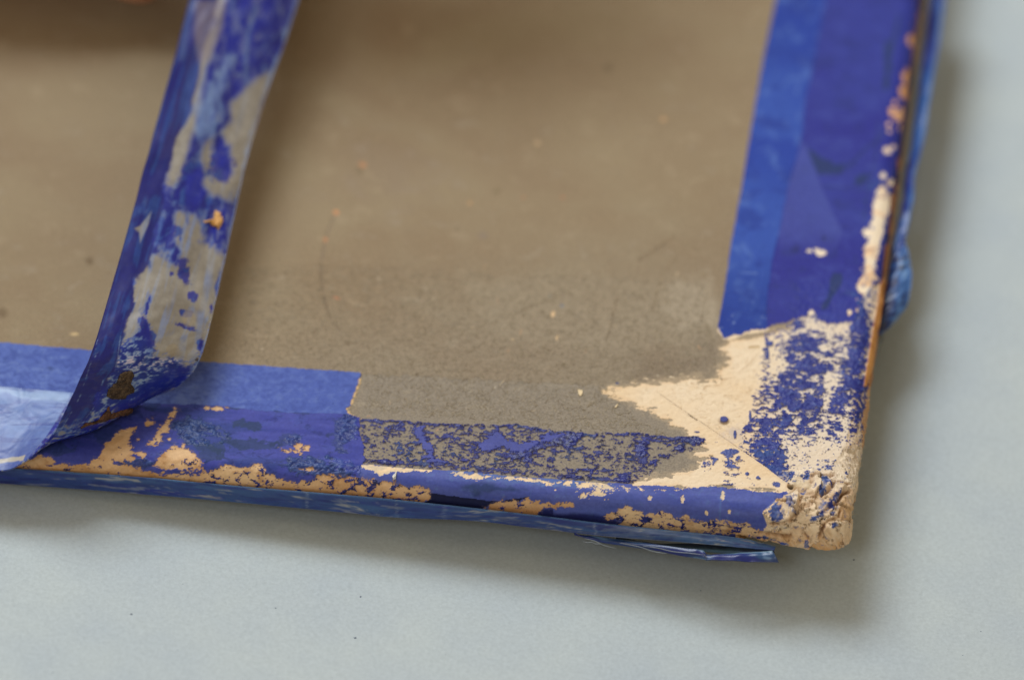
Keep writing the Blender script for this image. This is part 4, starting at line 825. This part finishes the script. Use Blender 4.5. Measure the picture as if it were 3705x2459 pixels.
def scrap(name, poly_, h_, c1, c2, seed, mat, label=None):
    """a torn scrap of paper stuck on the strip: faces of the strip's surface inside the outline, lifted and closed"""
    F_ = Field(Up, Vp); n_ = fbm(PP[..., 0] * 1.3, PP[..., 2], .08, .08, 3, seed)
    ok = (F_.poly(poly_, 20) + n_ * 2.0 > 0); ok[:int(len(PP) * .22)] = False
    fs = grid_faces(*Up.shape); fs = fs[ok.ravel()[fs].all(1)]
    if not len(fs): return
    us = np.unique(fs); rm = np.zeros(Up.size, int); rm[us] = np.arange(len(us)); f = rm[fs]
    n2 = fbm(PP[..., 0], PP[..., 2] * 1.4, .04, .03, 3, seed + 1)
    rim_d = np.clip(F_.poly(poly_, 20) / 5, 0, 1)
    P1 = (PP - NN * (.006 + h_ * rim_d * (1 + .4 * n2))[..., None]).reshape(-1, 3)[us]; P0 = (PP - NN * .002).reshape(-1, 3)[us]
    c = mixf(lin(*c1), lin(*c2), .5 + .6 * n2).reshape(-1, 3)[us]
    cnt = {}
    for a in f:
        for e in ((a[0], a[1]), (a[1], a[2]), (a[2], a[3]), (a[3], a[0])):
            cnt[e] = 1
    bd = [(a, c_) for (a, c_) in cnt if (c_, a) not in cnt]; k_ = len(us)
    sf = np.array([[c_, a, a + k_, c_ + k_] for a, c_ in bd])
    o_ = mesh_np(name, np.vstack([P1, P0]), np.vstack([f, f[:, ::-1] + k_, sf]), mat, tape, np.clip(np.vstack([c, c]), 0, 1), np.full(2 * k_, .85))
    if label: o_['label'] = label
scm = paint_material('torn_fibre', spec=.2, bump=.9, nscale=16, contrast=.3, fibre=.4)
scrap('paper_scrap', Z3((700, 600), (672, 580), (680, 540), (735, 480), (770, 425), (830, 420), (842, 450), (822, 500), (855, 530), (840, 555), (800, 570), (790, 595)), .03, (84, 70, 56), (52, 42, 36), 201, scm, 'dark brown torn paper scrap on the strip')
scrap('paper_scrap', Z3((505, 780), (540, 745), (620, 725), (660, 680), (690, 640), (700, 690), (760, 670), (830, 652), (870, 655), (800, 690), (700, 720), (620, 745)), .03, (96, 66, 50), (56, 40, 34), 203, scm, 'long brown paper scrap along the peel line')
scrap('paper_scrap', Z4((525, 965), (570, 955), (572, 915), (600, 930), (612, 965), (590, 1005), (560, 985)), .03, (216, 172, 112), (196, 146, 84), 205, scm, 'orange tan paper scrap')
scrap('paper_scrap', Z3((1225, 350), (1240, 335), (1256, 345), (1240, 366)), .02, (90, 80, 80), (60, 50, 50), 207, scm, 'tiny dark scrap at the right edge of the strip')

# ------------------------------------------------------------------ dust on the table
def dust():
    rg = np.random.RandomState(4); co, f = [], []
    spots = [(820, 1471, .02), (832, 1376, .014), (1970, 1291, .014), (1617, 1362, .01), (636, 1402, .01), (2330, 700, .012), (2235, 430, .012)]
    for i in range(10): spots.append((rg.uniform(20, 2340), rg.uniform(1330, 1560), rg.uniform(.004, .008)))
    for x_, y_, r0 in spots:
        p = at(x_ * D, y_ * D, -1.2); p = at(x_ * D, y_ * D, table_z(p[0])); p = at(x_ * D, y_ * D, table_z(p[0]))
        b0 = len(co); k_ = 6; an = rg.uniform(0, 6)
        for j in range(k_):
            q_ = r0 * rg.uniform(.6, 1.3); co.append(p + np.array([q_ * math.cos(an + j * 6.283 / k_) * 1.3, q_ * math.sin(an + j * 6.283 / k_), .0005]))
        co.append(p + np.array([0, 0, r0 * .8])); co.append(p + np.array([r0 * .2, 0, r0 * .8]))
        for j in range(k_): f.append([b0 + j, b0 + (j + 1) % k_, b0 + k_ + 1, b0 + k_])
    o_ = mesh_np('table_dust', np.array(co), np.array(f), simple_mat('dust', (78, 86, 108), .9, .1)); o_['kind'] = 'stuff'
    tag(o_, label='dark specks of dust scattered on the pale blue table', category='dust')
dust()

# ------------------------------------------------------------------ loose chips and fibres
chipm = simple_mat('cream_chip', (214, 196, 160), .8, .2, .4)
whitem = simple_mat('white_fibre', (205, 205, 195), .6, .3)
def chip(name, pts, z, th, mat, **kw):
    bm = bmesh.new(); lo = [bm.verts.new(at(x_, y_, z)) for x_, y_ in pts]; hi = [bm.verts.new(at(x_, y_, z) + np.array([0, 0, th * random.uniform(.6, 1.5)])) for x_, y_ in pts]
    n = len(pts); bm.faces.new(hi); bm.faces.new(lo[::-1])
    for i in range(n): bm.faces.new([lo[i], lo[(i + 1) % n], hi[(i + 1) % n], hi[i]])
    bmesh.ops.recalc_face_normals(bm, faces=bm.faces)
    me = bpy.data.meshes.new(name); bm.to_mesh(me); bm.free(); me.materials.append(mat)
    o_ = bpy.data.objects.new(name, me); C.objects.link(o_); return tag(o_, **kw)
chip('paper_chip', Z2((1745, 215), (1778, 218), (1780, 240), (1765, 262), (1750, 248)), .001, .012, chipm, label='small cream paper chip on the grey sheet just left of the torn star tip', category='paper chip')
chip('paper_chip', ZC((325, 720), (330, 705), (352, 684), (358, 688), (340, 716)), .001, .012, chipm, label='thin tan splinter below the left tip of the cream tear', category='paper chip')
chip('paper_chip', Z2((430, 840), (448, 815), (462, 812), (455, 850), (436, 853)), -.04, .06, whitem, label='white curled fibre chip on the blue rim by the cream streak', category='paper chip')
rng = np.random.RandomState(9)
fib = []
for i in range(150):                                 # fuzz along the crushed corner and the right rim
    t = rng.rand()
    if t < .65:
        y0 = rng.uniform(.25, 3.0); p0 = np.array([-.005, y0, -rng.uniform(.05, .55)]); d = np.array([1.0, rng.uniform(-1, 1), rng.uniform(-.4, .8)])
    else:
        x0 = rng.uniform(-1.0, 0); p0 = np.array([x0 - .05, .005, -rng.uniform(.2, .6)]); d = np.array([rng.uniform(-1, 1), -1.0, rng.uniform(-.6, .6)])
    d /= np.linalg.norm(d); L_ = rng.uniform(.03, .10)
    fib.append([p0, p0 + d * L_ * .6 + rng.normal(0, .01, 3), p0 + d * L_ + rng.normal(0, .025, 3)])
co, fc_ = [], []
for pts in fib:
    P_ = spline(pts, 7)
    for i, p_ in enumerate(P_):
        w = .0028 * (1 - i / 8)
        b0 = len(co)
        co += [p_ + np.array([w, 0, 0]), p_ + np.array([-w * .5, w, 0]), p_ + np.array([-w * .5, -w * .5, w])]
        if i: 
            for j in range(3): fc_.append([b0 - 3 + j, b0 - 3 + (j + 1) % 3, b0 + (j + 1) % 3, b0 + j])
o = mesh_np('paper_fuzz', np.array(co), np.array(fc_), simple_mat('fuzz', (215, 190, 150), .8, .2), board); o['kind'] = 'stuff'
# short paper fibres felted into the surface of the sheets
def fibres(name, n, box, cols, keepf, seed, z0):
    rg = np.random.RandomState(seed); co, f, cc = [], [], []
    cols = [lin(*c) for c in cols]
    while n > 0:
        u_, v_ = rg.uniform(box[0], box[2]), rg.uniform(box[1], box[3]); n -= 1
        if not keepf(u_, v_): continue
        p = at(u_, v_, z0); a = rg.uniform(0, math.pi); L_ = rg.uniform(.03, .10); w = rg.uniform(.0018, .0032); bend = rg.normal(0, .35); c = cols[rg.randint(len(cols))]
        b0 = len(co)
        for i in range(4):
            t = (i / 3 - .5) * L_; aa = a + bend * (i / 3 - .5) * 2; x_ = p[0] + math.cos(aa) * t; y_ = p[1] + math.sin(aa) * t; h_ = z0 + .0015 + .0015 * math.sin(i / 3 * math.pi)
            co += [(x_ - math.sin(aa) * w, y_ + math.cos(aa) * w, h_), (x_ + math.sin(aa) * w, y_ - math.cos(aa) * w, h_)]; cc += [c, c]
            if i: f.append([b0 + 2 * i - 2, b0 + 2 * i - 1, b0 + 2 * i + 1, b0 + 2 * i])
    o_ = mesh_np(name, np.array(co), np.array(f), mats[EDGE], board, np.array(cc), np.full(len(co), .9)); o_['kind'] = 'stuff'
def in_poly(u_, v_, P_):
    r = False
    for i in range(len(P_)):
        (ax, ay), (bx, by) = P_[i], P_[i - 1]
        if (ay > v_) != (by > v_) and u_ < (bx - ax) * (v_ - ay) / (by - ay) + ax: r = not r
    return r
g_area = Zd((560, 620), (1620, 560), (1640, 760), (1660, 840), (1560, 870), (1400, 885), (1500, 980), (1560, 1010), (1300, 985), (840, 950), (840, 870), (560, 830))
fibres('paper_fibres', 12000, (860, 860, 2640, 1600), [(152, 140, 117), (144, 132, 108), (122, 109, 88), (162, 150, 128), (134, 122, 100), (148, 140, 124)], lambda a_, b_: in_poly(a_, b_, g_area), 31, -.002)
s_area = Zd((1440, 905), (1640, 870), (1740, 780), (1745, 860), (1720, 980), (1700, 1020), (1640, 1000), (1560, 970))
fibres('paper_fibres', 1600, (2240, 1180, 2760, 1620), [(220, 202, 172), (226, 210, 186), (212, 190, 156)], lambda a_, b_: in_poly(a_, b_, s_area), 32, -.012)
# shaving of tan paper lifting off the right rim
o, _, _ = ribbon('edge_shaving', [z9z(405, 690, -.12), z9z(392, 850, -.14), z9z(355, 1080, -.16), z9z(312, 1330, -.17), z9z(272, 1570, -.18)], [z9z(450, 700, -.20), z9z(430, 860, -.22), z9z(392, 1080, -.24), z9z(350, 1350, -.24), z9z(290, 1590, -.22)], 160, 8, .02,
      lambda F_, x, y, tt, ss: (mixf(lin(206, 152, 90), lin(170, 112, 58), .5 + .5 * fbm(x, y, .3, .05, 3, 97)), np.full(x.shape, .85)), mats[EDGE], board, wob=.02, seed=17)

# ------------------------------------------------------------------ the hand over the board (a sliver shows; unseen fingers posed to shade the sheet)
def make_hand():
    m = bpy.data.materials.new('skin'); m.use_nodes = True; N = m.node_tree.nodes; L = m.node_tree.links; p = N['Principled BSDF']
    tc = N.new('ShaderNodeTexCoord'); n = N.new('ShaderNodeTexNoise'); n.inputs['Scale'].default_value = 3; n.inputs['Detail'].default_value = 6
    L.new(tc.outputs['Object'], n.inputs['Vector']); cr = N.new('ShaderNodeValToRGB')
    cr.color_ramp.elements[0].position = .35; cr.color_ramp.elements[0].color = (*lin(190, 120, 92), 1); cr.color_ramp.elements[1].position = .65; cr.color_ramp.elements[1].color = (*lin(212, 150, 120), 1)
    L.new(n.outputs['Fac'], cr.inputs[0]); L.new(cr.outputs[0], p.inputs['Base Color']); p.inputs['Roughness'].default_value = .5
    p.inputs['Subsurface Weight'].default_value = .1; p.inputs['Subsurface Radius'].default_value = (.4, .15, .08); p.inputs['Subsurface Scale'].default_value = .3
    w0 = at(432 * D, -40 * D, .7)                    # tip of the near finger
    verts, edges, rad = [], [], []
    def add(co_, r0, prev=None):
        verts.append(Vector(co_)); rad.append(r0)
        if prev is not None: edges.append((prev, len(verts) - 1))
        return len(verts) - 1
    O = Vector(w0)
    wrist = add(O + Vector((-13.5, 4.2, 3.4)), 2.4)
    fa = add(O + Vector((-19.5, 4.8, 4.6)), 2.8, wrist); add(O + Vector((-29, 5.6, 6.6)), 3.3, fa)
    palm = add(O + Vector((-9.8, 3.9, 3.2)), 2.1, wrist)
    k_ = []
    #          knuckle,          pip,              dip,             tip
    fingers = [((-5.6, .6, 1.3), (-3.2, .2, 1.0), (-1.7, .0, .5), (-.3, 0, .0)),
               ((-3.5, 2.4, 3.4), (.2, 2.2, 4.5), (2.7, 2.0, 4.4), (4.6, 2.0, 3.6)),
               ((-3.0, 4.2, 3.8), (1.0, 4.0, 5.1), (4.0, 3.8, 5.0), (6.2, 3.7, 4.1)),
               ((-3.4, 6.2, 3.6), (.6, 6.4, 4.7), (3.6, 6.2, 4.5), (5.4, 6.0, 3.6))]
    for i, f in enumerate(fingers):
        r0 = (.72, .82, .86, .84)[i]
        mid = add(O + Vector((-6.9, 1.4 + i * 1.45, 2.2 + (i > 0) * 1.1)), 1.25, palm)
        a = add(O + Vector(f[0]), r0 * 1.15, mid); b_ = add(O + Vector(f[1]), r0, a); c_ = add(O + Vector(f[2]), r0 * .9, b_); add(O + Vector(f[3]), r0 * .72, c_)
    a = add(O + Vector((-8.5, 7.4, 2.4)), 1.35, palm); b_ = add(O + Vector((-6.0, 9.6, 2.0)), 1.05, a); add(O + Vector((-3.2, 10.6, 1.6)), .78, b_)
    me = bpy.data.meshes.new('person'); me.from_pydata(verts, edges, []); o_ = bpy.data.objects.new('hand_skeleton', me); C.objects.link(o_)
    sk = o_.modifiers.new('s', 'SKIN'); sk.use_smooth_shade = True
    for i, v in enumerate(me.skin_vertices[0].data): v.radius = (rad[i], rad[i] * (.9 if i > 2 else .75)); v.use_root = (i == 0)
    ss_ = o_.modifiers.new('d', 'SUBSURF'); ss_.levels = 2; ss_.render_levels = 2
    dg = bpy.context.evaluated_depsgraph_get(); me2 = bpy.data.meshes.new_from_object(o_.evaluated_get(dg)); bpy.data.objects.remove(o_)
    me2.materials.clear(); me2.materials.append(m); me2.name = 'person'
    o2 = bpy.data.objects.new('person', me2); C.objects.link(o2)
    tag(o2, label='bare hand reaching over the board beside the tape, just entering at the top', category='person')
    # nails
    nm = simple_mat('nail', (222, 170, 150), .3, .5)
    for i, f in enumerate(fingers):
        a, b2 = O + Vector(f[2]), O + Vector(f[3]); d = (b2 - a).normalized(); n_ = Vector((d.z * -1, 0, d.x)).normalized() * 1.0
        if n_.z < 0: n_ = -n_
        c_ = b2 - d * .1 + n_ * (.60 if i else .52); sd = d.cross(n_).normalized()
        bm = bmesh.new(); G = []
        for u_ in range(7):
            row = []
            for v_ in range(7):
                x_, y_ = (u_ / 6 - .5) * 1.1, (v_ / 6 - .5) * .9
                row.append(bm.verts.new(c_ + d * x_ * (1 - .25 * abs(y_)) + sd * y_ + n_ * (-.35 * y_ * y_ - .08 * x_ * x_)))
            G.append(row)
        for u_ in range(6):
            for v_ in range(6): bm.faces.new([G[u_][v_], G[u_ + 1][v_], G[u_ + 1][v_ + 1], G[u_][v_ + 1]])
        r_e = bmesh.ops.extrude_face_region(bm, geom=bm.faces[:]); 
        for v in [g for g in r_e['geom'] if isinstance(g, bmesh.types.BMVert)]: v.co -= n_ * .06
        me_ = bpy.data.meshes.new('fingernail'); bm.to_mesh(me_); bm.free(); me_.materials.append(nm)
        on = bpy.data.objects.new('fingernail', me_); C.objects.link(on); on.parent = o2
make_hand()
